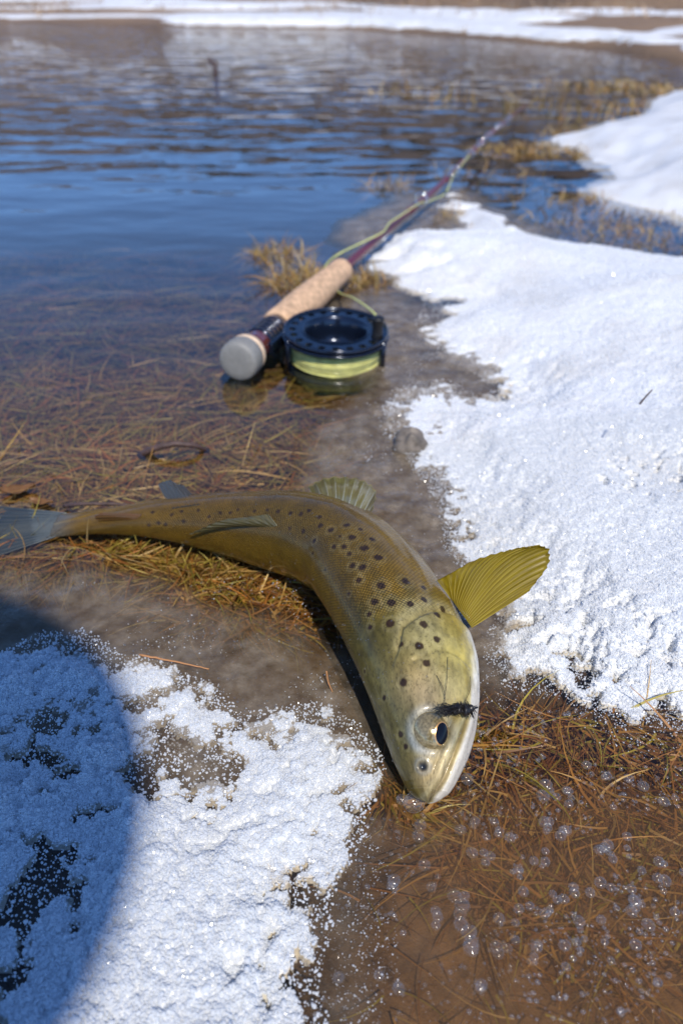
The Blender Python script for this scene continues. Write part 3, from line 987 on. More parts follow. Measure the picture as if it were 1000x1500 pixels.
# gill cover
ge = [hit(*p) for p in [(580, 955), (586, 936), (592, 920), (610, 905), (636, 895), (660, 898), (677, 911), (690, 928)]]
gt = np.array([TH[i] for i in ge]); gs = np.array([SS[i] for i in ge])
o_ = np.argsort(gt)
gt, gs = gt[o_], gs[o_]
gt = np.concatenate([[gt[0] - 18], gt, [gt[-1] + 25]]); gs = np.concatenate([[gs[0] - .02], gs, [gs[-1] - .05]])
sg = np.interp(aT, gt, gs)
sg = np.where((aT < gt[0]) | (aT > gt[-1]), -1, sg)
dg = (SS - sg) * FL                                     # metres behind the edge
plate = np.where(sg > 0, np.where(dg < 0, np.exp(-(dg / 0.03) ** 2), np.exp(-(dg / 0.0012) ** 2) - 0.6 * np.exp(-((dg - .0025) / .002) ** 2)), 0)
gfade = sstep(gt[0], gt[0] + 34, aT) * sstep(gt[-1], gt[-1] - 20, aT) * (TH > 0)
disp += 0.0017 * plate * gfade
rim = np.where(sg > 0, np.exp(-((dg - 0.0008) / 0.0008) ** 2), 0) * gfade
col = col * (1 - 0.4 * rim[..., None])
cl = np.where(sg > 0, np.exp(-((dg - 0.006) / 0.004) ** 2), 0) * gfade
col = col * (1 - 0.45 * cl[..., None]) + np.array([.50, .42, .20]) * 0.45 * cl[..., None]
# seams of the cheek plates
for pts, dep in (([(604, 965), (622, 956), (645, 948), (668, 955), (690, 975)], .0007), ([(648, 950), (640, 985), (636, 1010), (642, 1030)], .0005)):
    I = [hit(*p) for p in pts]
    line = spline([S0[i] for i in I], 40)
    d = np.min([np.linalg.norm(S0 - q, axis=2) for q in line], 0)
    disp -= dep * np.exp(-(d / .0012) ** 2)
    col *= (1 - 0.18 * np.exp(-(d / .001) ** 2))[..., None]
# mouth: slit between the olive upper jaw and the white lower jaw
mo = [hit(*p) for p in [(630, 1175), (644, 1161), (656, 1140), (666, 1116), (676, 1090), (684, 1064), (689, 1044)]]
mline = spline([S0[i] for i in mo], 80)
ms = np.array([SS[i] for i in mo]); mt = np.array([TH[i] for i in mo])
o_ = np.argsort(ms); ms, mt = ms[o_], mt[o_]
mth = np.interp(SS, ms, mt)
below = sstep(-1.5, 1.5, aT - mth) * sstep(ms[-1] + .05, ms[-1], SS)
dm = np.min([np.linalg.norm(S0 - q, axis=2) for q in mline], 0)
dm2 = np.min([np.linalg.norm(S0 - q, axis=2) for q in mline * np.array([1, 1, 1])], 0)
mfade = sstep(ms[-1] + .02, ms[-1] - .01, SS)
arc = np.radians(aT - mth) * R_
gro = np.exp(-(arc / .0011) ** 2) * mfade
disp -= 0.0016 * gro
disp += 0.0012 * np.exp(-((arc + .0030) / .0020) ** 2) * mfade * sstep(0.0, .02, SS)      # maxilla
disp -= 0.0009 * np.exp(-((arc + .0062) / .0009) ** 2) * mfade * sstep(0.02, .04, SS)
disp += 0.0008 * np.exp(-((arc - .003) / .003) ** 2) * mfade
wj = (sstep(.0006, .0024, arc) * sstep(ms[-1] + .06, ms[-1] + .02, SS))[..., None]
col = col * (1 - wj) + np.array([.62, .57, .48]) * (1 + .2 * sstep(.003, .010, arc))[..., None] * wj
col = col * (1 - 0.7 * gro[..., None]) + np.array([.10, .08, .06]) * 0.7 * gro[..., None]
mx_ = (np.exp(-((arc + .0030) / .0020) ** 2) * mfade)[..., None] * 0.5
col = col * (1 - mx_) + np.array([.46, .42, .26]) * mx_
gr2 = (np.exp(-((arc + .0062) / .0008) ** 2) * mfade * sstep(0.03, .05, SS))[..., None] * 0.6
col = col * (1 - gr2) + np.array([.07, .06, .03]) * gr2
# eye socket
EYE = hit(634, 1064)
de = dist3(EYE)
disp += -0.0022 * np.exp(-(de / .0075) ** 4) + 0.0003 * np.exp(-((de - .0092) / .0022) ** 2)
er = (np.exp(-((de - .0092) / .0020) ** 2) * (0.2 + 0.6 * sstep(12, -6, aT - TH[EYE])))[..., None]
col = col * (1 - er) + np.array([.33, .38, .42]) * er
# head patches: mauve cheek, gold snout with painted sun highlight, pale yellow lower cheek
for p, r, c, a in (((626, 1008), .010, (.38, .29, .24), .65), ((655, 1000), .012, (.50, .43, .20), .6), ((600, 990), .012, (.30, .20, .07), .5), ((640, 1110), .008, (.55, .43, .24), .6), ((622, 1142), .006, (.45, .33, .16), .6),
                   ((670, 950), .014, (.52, .42, .10), .6), ((625, 925), .012, (.36, .32, .16), .5), ((560, 1000), .014, (.15, .13, .045), .5), ((590, 1060), .012, (.17, .15, .055), .5)):
    g = np.exp(-(dist3(hit(*p)) / r) ** 2)[..., None] * a * (1 - wj)
    col = col * (1 - g) + np.array(c) * g
# nostril
NOS = hit(613, 1122)
dn = dist3(NOS)
disp -= 0.0012 * np.exp(-(dn / .0016) ** 2)
disp += 0.0005 * np.exp(-((dn - .0026) / .001) ** 2)
g = np.exp(-(dn / .0021) ** 4)[..., None]
col = col * (1 - g) + np.array([.02, .025, .035]) * g
g = (np.exp(-((dn - .0030) / .001) ** 2) * 0.3)[..., None]
col = col * (1 - g) + np.array([.25, .29, .32]) * g
# lateral keel on the shaded flank, pale flank edge
disp += 0.0006 * np.exp(-((aT - 88) / 5) ** 2) * sstep(.24, .3, SS)
# dark spots with pale haloes
SPOTS = [(466, 752, 4), (468, 764, 5), (484, 771, 5), (509, 764, 5), (516, 782, 6), (504, 795, 5), (509, 806, 4), (483, 800, 4), (535, 797, 7), (555, 811, 7), (513, 824, 5), (531, 825, 6),
         (545, 784, 5), (522, 845, 5), (559, 852, 7), (595, 846, 7), (545, 877, 6), (574, 877, 7), (603, 879, 6), (625, 857, 5), (623, 873, 6), (569, 908, 7), (653, 887, 6), (641, 899, 6),
         (621, 913, 7), (615, 944, 7), (640, 934, 6), (586, 940, 5), (625, 968, 6), (587, 997, 6), (581, 1074, 5), (588, 1093, 4), (557, 1022, 4), (536, 896, 4), (537, 916, 4), (505, 868, 3),
         (452, 742, 4), (438, 748, 4), (424, 746, 4), (405, 744, 4), (389, 742, 3), (370, 744, 3), (345, 742, 3), (333, 748, 3), (318, 748, 3), (303, 752, 3), (285, 745, 3), (262, 745, 3), (265, 760, 3), (246, 752, 3),
         (228, 770, 3), (238, 772, 3), (213, 772, 3), (222, 745, 3), (440, 775, 4), (455, 790, 4), (452, 810, 3), (490, 925, 4), (505, 950, 3), (528, 985, 3), (420, 770, 3), (470, 835, 3), (498, 780, 3), (530, 770, 4)]
jag = fbm(SS * 260, TH / 2.2, 1.0, 3, 131)
for (x, y, r) in SPOTS:
    i = hit(x, y)
    rr = r / FPX * fdep[i] * .95
    d = dist3(i) * (1 + 0.35 * jag)
    hal = (np.exp(-((d - rr * 1.7) / (rr * .55)) ** 2) * 0.13)[..., None] * (0.1 if SS[i] > .4 else 1)
    col = col * (1 - hal) + np.array([.42, .36, .20]) * hal
    a = (sstep(rr * 1.2, rr * .75, d) * 0.93)[..., None]
    col = col * (1 - a) + np.array([.026, .012, .008]) * a
for k in range(60):                                     # spots on the side turned away
    i = (int(np.searchsorted(sv, rng.uniform(.27, .9))), rng.integers(0, NT))
    if FACING[i] or abs(TH[i]) > 115: continue
    d = dist3(i) * (1 + .35 * jag); rr = rng.uniform(.0012, .0022)
    a = (sstep(rr * 1.2, rr * .75, d) * 0.93)[..., None]
    col = col * (1 - a) + np.array([.016, .010, .009]) * a
# fine mottling
spk = fbm(SS * 420, TH / 1.3, 1.0, 2, 151)
mott = fbm(SS * 90, TH / 6, 1.0, 4, 161)[..., None]
col = col * (1 + 0.55 * mott * wh * (1 - .8 * wj)) * (1 - 0.35 * (sstep(.22, .34, spk) * (wh[..., 0]) * sstep(110, 70, aT))[..., None])
fine = fbm(SS * 300, TH / 2.0, 1.0, 3, 141)[..., None]
col = np.clip(col * (1 + 0.35 * fine * (1 - 0.4 * wh) + 0.22 * nz[..., None]), 0.004, 0.95)
S1 = fish_surface(disp)


def skin_mat():
    m, nt, out = newmat('trout_skin')
    b = nt.nodes.new('ShaderNodeBsdfPrincipled')
    vc = nt.nodes.new('ShaderNodeVertexColor'); vc.layer_name = 'Col'
    b.inputs['Roughness'].default_value = 0.42
    b.inputs['Specular IOR Level'].default_value = 0.12
    b.inputs['Metallic'].default_value = 0.08
    b.inputs['Coat Weight'].default_value = 0.6
    b.inputs['Coat Roughness'].default_value = 0.11
    b.inputs['Coat IOR'].default_value = 1.36
    b.inputs['Subsurface Weight'].default_value = 0.0
    au = nt.nodes.new('ShaderNodeAttribute'); au.attribute_name = 'su'
    av = nt.nodes.new('ShaderNodeAttribute'); av.attribute_name = 'sv'
    am = nt.nodes.new('ShaderNodeAttribute'); am.attribute_name = 'scaly'
    cb = nt.nodes.new('ShaderNodeCombineXYZ')
    nt.links.new(au.outputs['Fac'], cb.inputs[0]); nt.links.new(av.outputs['Fac'], cb.inputs[1])
    vo = nt.nodes.new('ShaderNodeTexVoronoi'); vo.voronoi_dimensions = '2D'; vo.inputs['Scale'].default_value = 1.0; vo.inputs['Randomness'].default_value = 0.25
    mp = nt.nodes.new('ShaderNodeMapping'); mp.inputs['Rotation'].default_value = (0, 0, math.radians(45)); mp.inputs['Scale'].default_value = (780, 780, 1)
    nt.links.new(cb.outputs[0], mp.inputs[0]); nt.links.new(mp.outputs[0], vo.inputs['Vector'])
    mr = nt.nodes.new('ShaderNodeMapRange'); mr.inputs[1].default_value = 0.15; mr.inputs[2].default_value = 0.7; mr.inputs[3].default_value = 1.12; mr.inputs[4].default_value = 0.62
    nt.links.new(vo.outputs['Distance'], mr.inputs[0])
    mx1 = nt.nodes.new('ShaderNodeMix'); mx1.data_type = 'FLOAT'
    nt.links.new(am.outputs['Fac'], mx1.inputs[0]); mx1.inputs[2].default_value = 1.0; nt.links.new(mr.outputs[0], mx1.inputs[3])
    mx = nt.nodes.new('ShaderNodeMix'); mx.data_type = 'RGBA'; mx.blend_type = 'MULTIPLY'; mx.inputs[0].default_value = 1
    nt.links.new(vc.outputs[0], mx.inputs[6]); nt.links.new(mx1.outputs[0], mx.inputs[7])
    nt.links.new(mx.outputs[2], b.inputs['Base Color'])
    bp = nt.nodes.new('ShaderNodeBump'); bp.inputs['Distance'].default_value = 0.0010; bp.invert = True
    nt.links.new(am.outputs['Fac'], bp.inputs['Strength']); nt.links.new(vo.outputs['Distance'], bp.inputs['Height'])
    geo = nt.nodes.new('ShaderNodeNewGeometry')
    t2 = nt.nodes.new('ShaderNodeTexNoise'); t2.inputs['Scale'].default_value = 420; t2.inputs['Detail'].default_value = 3
    nt.links.new(geo.outputs['Position'], t2.inputs['Vector'])
    bp2 = nt.nodes.new('ShaderNodeBump'); bp2.inputs['Strength'].default_value = 0.18; bp2.inputs['Distance'].default_value = 0.0006
    nt.links.new(t2.outputs[0], bp2.inputs['Height']); nt.links.new(bp.outputs[0], bp2.inputs['Normal'])
    nt.links.new(bp2.outputs[0], b.inputs['Normal'])
    bp3 = nt.nodes.new('ShaderNodeBump'); bp3.inputs['Strength'].default_value = 0.12; bp3.inputs['Distance'].default_value = 0.0006
    nt.links.new(t2.outputs[0], bp3.inputs['Height']); nt.links.new(bp3.outputs[0], b.inputs['Coat Normal'])
    nt.links.new(b.outputs[0], out.inputs[0])
    return m


M_skin = skin_mat()
trout = thing('brown_trout', 'spotted golden brown trout curled on the slush with its head bent down', 'fish', tuple(G(560, 860)))


def child(o, parent=trout):
    o.parent = parent
    bpy.context.view_layer.update()
    o.matrix_parent_inverse = parent.matrix_world.inverted()
    return o


bpy.context.view_layer.update()
V = S1.reshape(-1, 3)
V = np.vstack([V, Cc[0] + Tt[0] * 0.0004, Cc[-1]])
F = [tuple(int(k) for k in f) for f in gridfaces(NS, NT, True)]
n0, n1 = NS * NT, NS * NT + 1
F += [(j, n0, (j + 1) % NT) for j in range(NT)] + [((NS - 1) * NT + j, (NS - 1) * NT + (j + 1) % NT, n1) for j in range(NT)]
cc = np.vstack([col.reshape(-1, 3), col[0].mean(0), col[-1].mean(0)])
pad = lambda a: np.concatenate([a.reshape(-1), [0, 0]])
scal = sstep(-0.001, 0.006, np.where(sg > 0, dg, (SS - .19) * FL)) * sstep(.02, .05, SS - .17)
body = mesh('body', V, F, M_skin, col=cc, uv={'su': pad(SS * FL), 'sv': pad(np.radians(TH) * np.maximum(WW, 0.75 * HT)[:, None]), 'scaly': pad(scal)})
bm = bmesh.new(); bm.from_mesh(body.data); bmesh.ops.recalc_face_normals(bm, faces=bm.faces); bm.to_mesh(body.data); bm.free()
child(body)

# eye
en = NRM[EYE]
ec = S0[EYE]
fwd = Tt[EYE[0]]
ven = -(U2[EYE[0]] - en * np.dot(U2[EYE[0]], en)); ven /= np.linalg.norm(ven)
fw = fwd - en * np.dot(fwd, en); fw /= np.linalg.norm(fw)
M_eye = pbr('eye_iris', (.28, .22, .11), rough=.2, metal=.4, coat=1.0, noise=.5, nscale=900)
M_gold = pbr('iris_ring', (.60, .33, .11), rough=.25, metal=.5, coat=1.0)
M_pupil = pbr('pupil', (.005, .006, .010), rough=.12, spec=.3)


def cap(name, ctr, axis, ax1, ax2, R, half0, half1, mat, parent, lift=0.0, e1=1.0, e2=1.0, n=24, seg=48):
    a = np.linspace(0, 2 * np.pi, seg, endpoint=False)
    p = np.linspace(half0, half1, n)
    V = ctr + (R + lift) * (np.cos(p)[:, None, None] * axis + np.sin(p)[:, None, None] * (e1 * np.cos(a)[None, :, None] * ax1 + e2 * np.sin(a)[None, :, None] * ax2))
    return child(mesh(name, V.reshape(-1, 3), gridfaces(n, seg, True), mat), parent)


RE = .0087
ectr = ec - en * .0062
eye = cap('eye', ectr, en, fw, ven, RE, 0.001, 2.2, M_eye, trout, e1=1.12)
pax = en * .86 + ven * .48 - fw * -.10; pax /= np.linalg.norm(pax)
pa1 = fw - pax * np.dot(fw, pax); pa1 /= np.linalg.norm(pa1); pa2 = np.cross(pax, pa1)
cap('pupil', ectr, pax, pa1, pa2, RE, 0.001, .40, M_pupil, eye, .00045, 1.25, .85)
cap('iris_ring', ectr, pax, pa1, pa2, RE, .36, .47, M_gold, eye, .0003, 1.2, .85)


# fins: a ribbed membrane with its rays as sub-parts
def fin_mat(name, c1, c2, trans=.45):
    m, nt, out = newmat(name)
    b = nt.nodes.new('ShaderNodeBsdfPrincipled'); b.inputs['Roughness'].default_value = .3
    b.inputs['Coat Weight'].default_value = .8; b.inputs['Coat Roughness'].default_value = .08
    a = nt.nodes.new('ShaderNodeAttribute'); a.attribute_name = 'across'
    g = nt.nodes.new('ShaderNodeAttribute'); g.attribute_name = 'along'
    wv = nt.nodes.new('ShaderNodeTexNoise'); wv.inputs['Scale'].default_value = 1; wv.inputs['Detail'].default_value = 3
    cb = nt.nodes.new('ShaderNodeCombineXYZ')
    ml = nt.nodes.new('ShaderNodeMath'); ml.operation = 'MULTIPLY'; ml.inputs[1].default_value = 60
    nt.links.new(a.outputs['Fac'], ml.inputs[0]); nt.links.new(ml.outputs[0], cb.inputs[0])
    ml2 = nt.nodes.new('ShaderNodeMath'); ml2.operation = 'MULTIPLY'; ml2.inputs[1].default_value = 2.5
    nt.links.new(g.outputs['Fac'], ml2.inputs[0]); nt.links.new(ml2.outputs[0], cb.inputs[1])
    nt.links.new(cb.outputs[0], wv.inputs['Vector'])
    cr = nt.nodes.new('ShaderNodeValToRGB')
    cr.color_ramp.elements[0].position = .32; cr.color_ramp.elements[0].color = (*c1, 1)
    cr.color_ramp.elements[1].position = .68; cr.color_ramp.elements[1].color = (*c2, 1)
    nt.links.new(wv.outputs[0], cr.inputs[0]); nt.links.new(cr.outputs[0], b.inputs['Base Color'])
    tr = nt.nodes.new('ShaderNodeBsdfTranslucent'); nt.links.new(cr.outputs[0], tr.inputs[0])
    mx = nt.nodes.new('ShaderNodeMixShader'); mx.inputs[0].default_value = trans
    nt.links.new(b.outputs[0], mx.inputs[1]); nt.links.new(tr.outputs[0], mx.inputs[2])
    nt.links.new(mx.outputs[0], out.inputs[0])
    return m


def fin(name, base, tip, mat, raymat, nray=12, bulge=(0, 0, 0), thick=.0007, rib=.0003, scallop=.02, rays=True, na=10, nl=22, rr=.0004):
    """base, tip: matching polylines of the root and of the outer margin"""
    n = nray * na
    B = spline(base, n + 1); T = spline(tip, n + 1)
    u = np.linspace(0, 1, n + 1)
    ph = u * nray
    T = B + (T - B) * (1 - scallop * (np.abs(np.sin(np.pi * ph)) ** 1) + 0.03 * vnoise(ph, ph * 0, 1.3, 7))[:, None]
    v = np.linspace(0, 1, nl)
    P = B[:, None] + (T - B)[:, None] * v[None, :, None] + np.asarray(bulge)[None, None] * (np.sin(np.pi * u)[:, None, None] * np.sin(np.pi * v * .9)[None, :, None])
    nr = np.cross(np.gradient(P, axis=0), np.gradient(P, axis=1)); nr /= np.linalg.norm(nr, axis=2)[..., None] + 1e-12
    P = P + nr * (rib * np.cos(2 * np.pi * ph)[:, None] * (0.4 + 0.6 * v)[None])[..., None] + nr * (0.0012 * vnoise(ph * 1.0, ph * 0, 2.1, 3)[:, None] * v[None] ** 2)[..., None]
    top = P + nr * thick / 2; bot = P - nr * thick / 2
    # closed sheet: top and bottom grids stitched round the margin
    V = np.vstack([top.reshape(-1, 3), bot.reshape(-1, 3)])
    f = gridfaces(n + 1, nl); K = (n + 1) * nl
    F = [tuple(map(int, q)) for q in f] + [tuple(map(int, q[::-1] + K)) for q in f]
    loop = [i * nl for i in range(n + 1)] + [n * nl + j for j in range(1, nl)] + [i * nl + nl - 1 for i in range(n - 1, -1, -1)] + [j for j in range(nl - 2, 0, -1)]
    for a, b in zip(loop, loop[1:] + loop[:1]): F.append((b, a, a + K, b + K))
    U = np.repeat(u[:, None], nl, 1); W_ = np.repeat(v[None], n + 1, 0)
    uv = {'across': np.concatenate([U.ravel()] * 2), 'along': np.concatenate([W_.ravel()] * 2)}
    o = child(mesh(name, V, F, mat, uv=uv))
    if rays:
        for k in range(nray + 1):
            line = P[min(k * na, n)] + nr[min(k * na, n)] * 0.0002
            line = line[:-1] if 0 < k < nray else line
            child(tube('fin_ray', line[::2], np.linspace(rr, rr * .45, len(line[::2])), raymat, None, 6), o)
    return o


M_fin = fin_mat('fin_yellow', (.30, .21, .008), (.52, .40, .03), .6)
M_ray = pbr('fin_ray', (.50, .38, .06), rough=.3, coat=.6, trans=.3)
M_fin2 = fin_mat('fin_olive', (.24, .19, .03), (.42, .36, .10), .45)
M_ray2 = pbr('fin_ray_pale', (.50, .50, .36), rough=.3, coat=.6, trans=.3)
M_fin3 = fin_mat('fin_grey', (.06, .075, .075), (.12, .145, .15), .4)
M_ray3 = pbr('fin_ray_grey', (.16, .18, .18), rough=.3, coat=.6, trans=.2)
fin('pectoral_fin', [G(662, 878, .041), G(672, 893, .040), G(681, 906, .038), G(690, 919, .033)],
    [G(640, 850, .050), G(690, 826, .060), G(740, 812, .068), G(776, 806, .071), G(803, 808, .068), G(803, 832, .060), G(774, 866, .050)],
    M_fin, M_ray, 19, bulge=(-.002, .003, .006), rib=.00022, na=8, rr=.00028)


def back_pt(s, t=0.0, off=0.0):
    i = int(np.searchsorted(sv, s)); j = int(round((math.radians(t) + math.pi) / (2 * math.pi) * NT)) % NT
    return S1[i, j] + NRM[i, j] * off, i


pi = [hit(*p) for p in ((468, 736), (492, 742), (516, 750), (536, 760))]
pz = .030
fin('pelvic_fin', [S0[i] - np.array([0, 0, .004]) for i in pi], [G(452, 713, pz + .004), G(474, 704, pz + .010), G(505, 702, pz + .012), G(533, 707, pz + .010), G(549, 721, pz + .006), G(546, 744, pz)], M_fin2, M_ray2, 10, bulge=(.001, .002, .003))
i1, i2 = hit(402, 766), hit(340, 773)
dmid = [S1[i1], S1[hit(372, 768)], S1[i2]]
fin('dorsal_fin', dmid, [G(392, 753, .054), G(322, 764, .042), G(277, 783, .026)], fin_mat('fin_folded', (.09, .075, .025), (.17, .145, .06), .35), pbr('fin_ray_dark', (.16, .15, .09), rough=.3, coat=.5), 9, bulge=(0, -.002, .002))
i1, i2 = hit(205, 749), hit(198, 756)
fin('adipose_fin', [S1[i1], (S1[i1] + S1[i2]) / 2, S1[i2]], [G(150, 751, .022), G(138, 757, .018), G(146, 764, .013)],
    fin_mat('fin_rust', (.17, .065, .022), (.16, .10, .03), .3), M_ray2, 4, bulge=(0, -.002, .002), rays=False)
ai = [hit(*p) for p in ((290, 735), (270, 738), (248, 741))]
fin('anal_fin', [S0[i] for i in ai], [G(272, 714, .018), G(250, 705, .022), G(232, 710, .018)], M_fin3, M_ray3, 7)
tb = [back_pt(1.0, a, 0)[0] for a in (0,)] + [Cc[-1], back_pt(1.0, 180, 0)[0]]
td = -Tt[-1]
fin('tail_fin', [tb[0] - td * .004, tb[1] - td * .004, tb[2] - td * .004],
    [tb[0] + td * .060 + U2[-1] * .026, tb[1] + td * .054 + U2[-1] * .008, tb[1] + td * .050, tb[1] + td * .054 - U2[-1] * .008, tb[2] + td * .060 - U2[-1] * .020], M_fin3, M_ray3, 16)

# ------------------------------------------------------------------ the fly in its cheek
FB = hit(672, 1038)
fb = S0[FB] + NRM[FB] * .004
M_black = pbr('black_fibre', (.012, .010, .010), rough=.35, spec=.5)
M_hook = pbr('hook_steel', (.10, .10, .11), rough=.25, metal=.9)
fly = thing('fishing_fly', 'black bushy fishing fly hooked beside the eye of the trout', 'fly', tuple(fb))
bpy.context.view_layer.update()
fa = (S0[hit(692, 1036)] - S0[hit(652, 1036)]); fa /= np.linalg.norm(fa)
fnn = NRM[FB] - fa * np.dot(NRM[FB], fa); fnn /= np.linalg.norm(fnn); fc = np.cross(fa, fnn)
t = np.linspace(-1, 1, 40)
Pb = fb + fa[None] * (t * .0056)[:, None] + fnn[None] * (.0008 * np.sin(t * 3.1))[:, None] + fc[None] * (.0010 * np.sin(t * 2.3 + 1))[:, None]
V, F = tube_vf(Pb, .0021 * (1 - .6 * np.abs(t) ** 2.5) * (1 + .35 * np.sin(t * 9) + .2 * np.sin(t * 21)), 12)
child(mesh('fly_body', V, F, M_black), fly)
parts = []
for k in range(46):
    u = rng.uniform(-1, 1); a = rng.uniform(0, 6.283)
    cd = fnn * math.cos(a) + fc * math.sin(a) + fa * rng.normal(-.2, .8)
    cd /= np.linalg.norm(cd)
    cL = rng.uniform(.0014, .0036) if rng.random() < .9 else .006
    cb_ = rng.normal(0, .7, 3)
    for m_i in range(rng.integers(4, 16)):
        p0 = fb + fa * (u * .0055) + rng.normal(0, .0005, 3)
        dr = cd + rng.normal(0, .16, 3); dr /= np.linalg.norm(dr)
        L = cL * rng.uniform(.7, 1.1)
        bend = cb_ + rng.normal(0, .15, 3)
        q = np.array([p0, p0 + dr * L * .35 + bend * L * .10, p0 + dr * L * .7 + bend * L * .3 - fnn * .1 * L, p0 + dr * L * .85 + (bend - fnn * .5) * L * .55])
        parts.append(tube_vf(q, [.00020, .00017, .00012, .00005], 4))
V, F = join_vf(parts); o = child(mesh('hackle', V, F, M_black), fly); o['kind'] = 'stuff'
parts = []
for k in range(60):
    p0 = fb - fa * .005
    q = np.array([p0 + rng.normal(0, .0006, 3), p0 - fa * rng.uniform(.003, .005) + rng.normal(0, .0012, 3), p0 - fa * rng.uniform(.006, .011) + rng.normal(0, .002, 3)])
    parts.append(tube_vf(q, [.0002, .00015, .00005], 4))
V, F = join_vf(parts); o = child(mesh('fly_tail', V, F, M_black), fly); o['kind'] = 'stuff'
a = np.linspace(-2.4, 1.2, 24)
hk = [fb + fa * .007] + [fb + fa * (.0085 + .0022 * math.cos(x)) + fnn * (-.0022 + .0022 * math.sin(x)) for x in a[::-1]]
child(tube('hook', hk, .00035, M_hook, None, 6), fly)
for k, (p, q) in enumerate((((655, 1030), (640, 985)), ((648, 1032), (655, 960)), ((682, 1030), (690, 990)))):
    i, j = hit(*p), hit(*q)
    pts = spline([S1[i] + NRM[i] * .001, (S1[i] + S1[j]) / 2 + NRM[i] * .0025, S1[j] + NRM[j] * .0006], 14)
    child(tube('long_fibre', pts, .00010, M_black, None, 4), fly)

# ------------------------------------------------------------------ rod, reel and line
ROD0, ROD1 = G(347, 531, .017), G(500, 396, .019)
rdir = (ROD1 - ROD0); rlen = np.linalg.norm(rdir); rdir = rdir / rlen
rod = thing('fly_rod', 'fly fishing rod with cork grip and dark reel lying in the shallows', 'fishing rod', tuple(ROD0))
bpy.context.view_layer.update()
rc = lambda o, p=rod: child(o, p)
M_cork = pbr('cork', (.62, .40, .24), rough=.7, noise=.38, nscale=170, bump=.5, bscale=500)
M_cork2 = pbr('cork_ring', (.70, .52, .36), rough=.7, noise=.15, nscale=300)
M_cap = pbr('butt_rubber', (.23, .225, .21), rough=.55, noise=.12, nscale=250)
M_seat = pbr('reel_seat', (.012, .018, .035), rough=.22, metal=.6, coat=.7)
M_wood = pbr('seat_insert', (.11, .028, .022), rough=.25, coat=.8, noise=.3, nscale=120)
M_blank = pbr('blank', (.12, .022, .035), rough=.35, coat=.25)
M_chrome = pbr('guide_chrome', (.75, .75, .76), rough=.12, metal=1.0)
M_reel = pbr('reel_anodised', (.010, .017, .036), rough=.22, metal=.55, coat=.6, coat_rough=.12)
M_knob = pbr('knob', (.012, .012, .013), rough=.4)
M_line = pbr('fly_line', (.60, .62, .22), rough=.4, trans=.12, coat=.3)
M_line2 = pbr('wound_line', (.72, .70, .24), rough=.35, coat=.5, trans=.1, noise=.25, nscale=130)
pr = lambda *a: list(a)
rc(lathe('butt_cap', ROD0, rdir, pr((-.0006, 0), (-.0005, .010), (-.0001, .0158), (.0010, .0174), (.0030, .0182), (.006, .0185), (.011, .0186), (.0165, .0182), (.018, .0176), (.018, 0)), M_cap))
rc(lathe('cork_ring', ROD0, rdir, pr((.0178, 0), (.0178, .0178), (.022, .0177), (.026, .0168), (.0265, 0)), M_cork2))
rc(lathe('seat_insert', ROD0, rdir, pr((.026, 0), (.026, .0150), (.034, .0140), (.044, .0132), (.046, .0132), (.046, 0)), M_wood))
seat = rc(lathe('reel_seat', ROD0, rdir, pr((.045, 0), (.045, .0132), (.16, .0128), (.19, .0125), (.19, 0)), M_seat))
for k in range(5):
    t0 = .047 + k * .0075
    rc(lathe('locking_ring', ROD0, rdir, pr((t0, .0125), (t0 + .0004, .0146), (t0 + .0042, .0146), (t0 + .0046, .0125)), M_seat), seat)
g0 = np.dot(G(404, 474, .02) - ROD0, rdir)
grip = [(g0 - .004, 0), (g0 - .004, .0135), (g0, .0162), (g0 + .006, .0166)]
for f, r in ((.12, .0164), (.3, .0170), (.5, .0164), (.7, .0150), (.88, .0140), (.96, .0142)):
    grip.append((g0 + (rlen - g0) * f, r))
grip += [(rlen - .002, .0140), (rlen + .001, .0125), (rlen + .001, 0)]
gt_ = np.array(grip); tt = np.linspace(0, len(gt_) - 3, 90)
gg = spline(gt_[1:-1], 120)
rc(lathe('cork_grip', ROD0, rdir, [(gg[0, 0], 0)] + [tuple(q) for q in gg] + [(gg[-1, 0], 0)], M_cork, None, 48))
rc(lathe('grip_collar', ROD0, rdir, pr((g0 - .016, .0126), (g0 - .016, .0138), (g0 - .003, .0140), (g0 - .003, .0126)), M_seat))
rc(lathe('winding_check', ROD0, rdir, pr((rlen, .0062), (rlen + .0005, .0075), (rlen + .006, .0070), (rlen + .0065, .005)), M_reel))
# blank
R1 = ROD1
bl = spline([ROD0 + rdir * (rlen - .01), G(575, 330, .026), G(652, 264, .030), G(705, 208, .030), G(742, 176, .022), G(778, 148, -.012)], 60)
rc(tube('rod_blank', bl, np.linspace(.0056, .0020, 60), M_blank, None, 12))
arcb = np.concatenate([[0], np.cumsum(np.linalg.norm(np.diff(bl, axis=0), axis=1))])


def blank_at(px):
    x = proj(bl)[0]
    i = int(np.argmin(np.abs(x - px)))
    tdir = bl[min(i + 1, 59)] - bl[max(i - 1, 0)]
    return bl[i], tdir / np.linalg.norm(tdir), .0056 - .0036 * i / 59


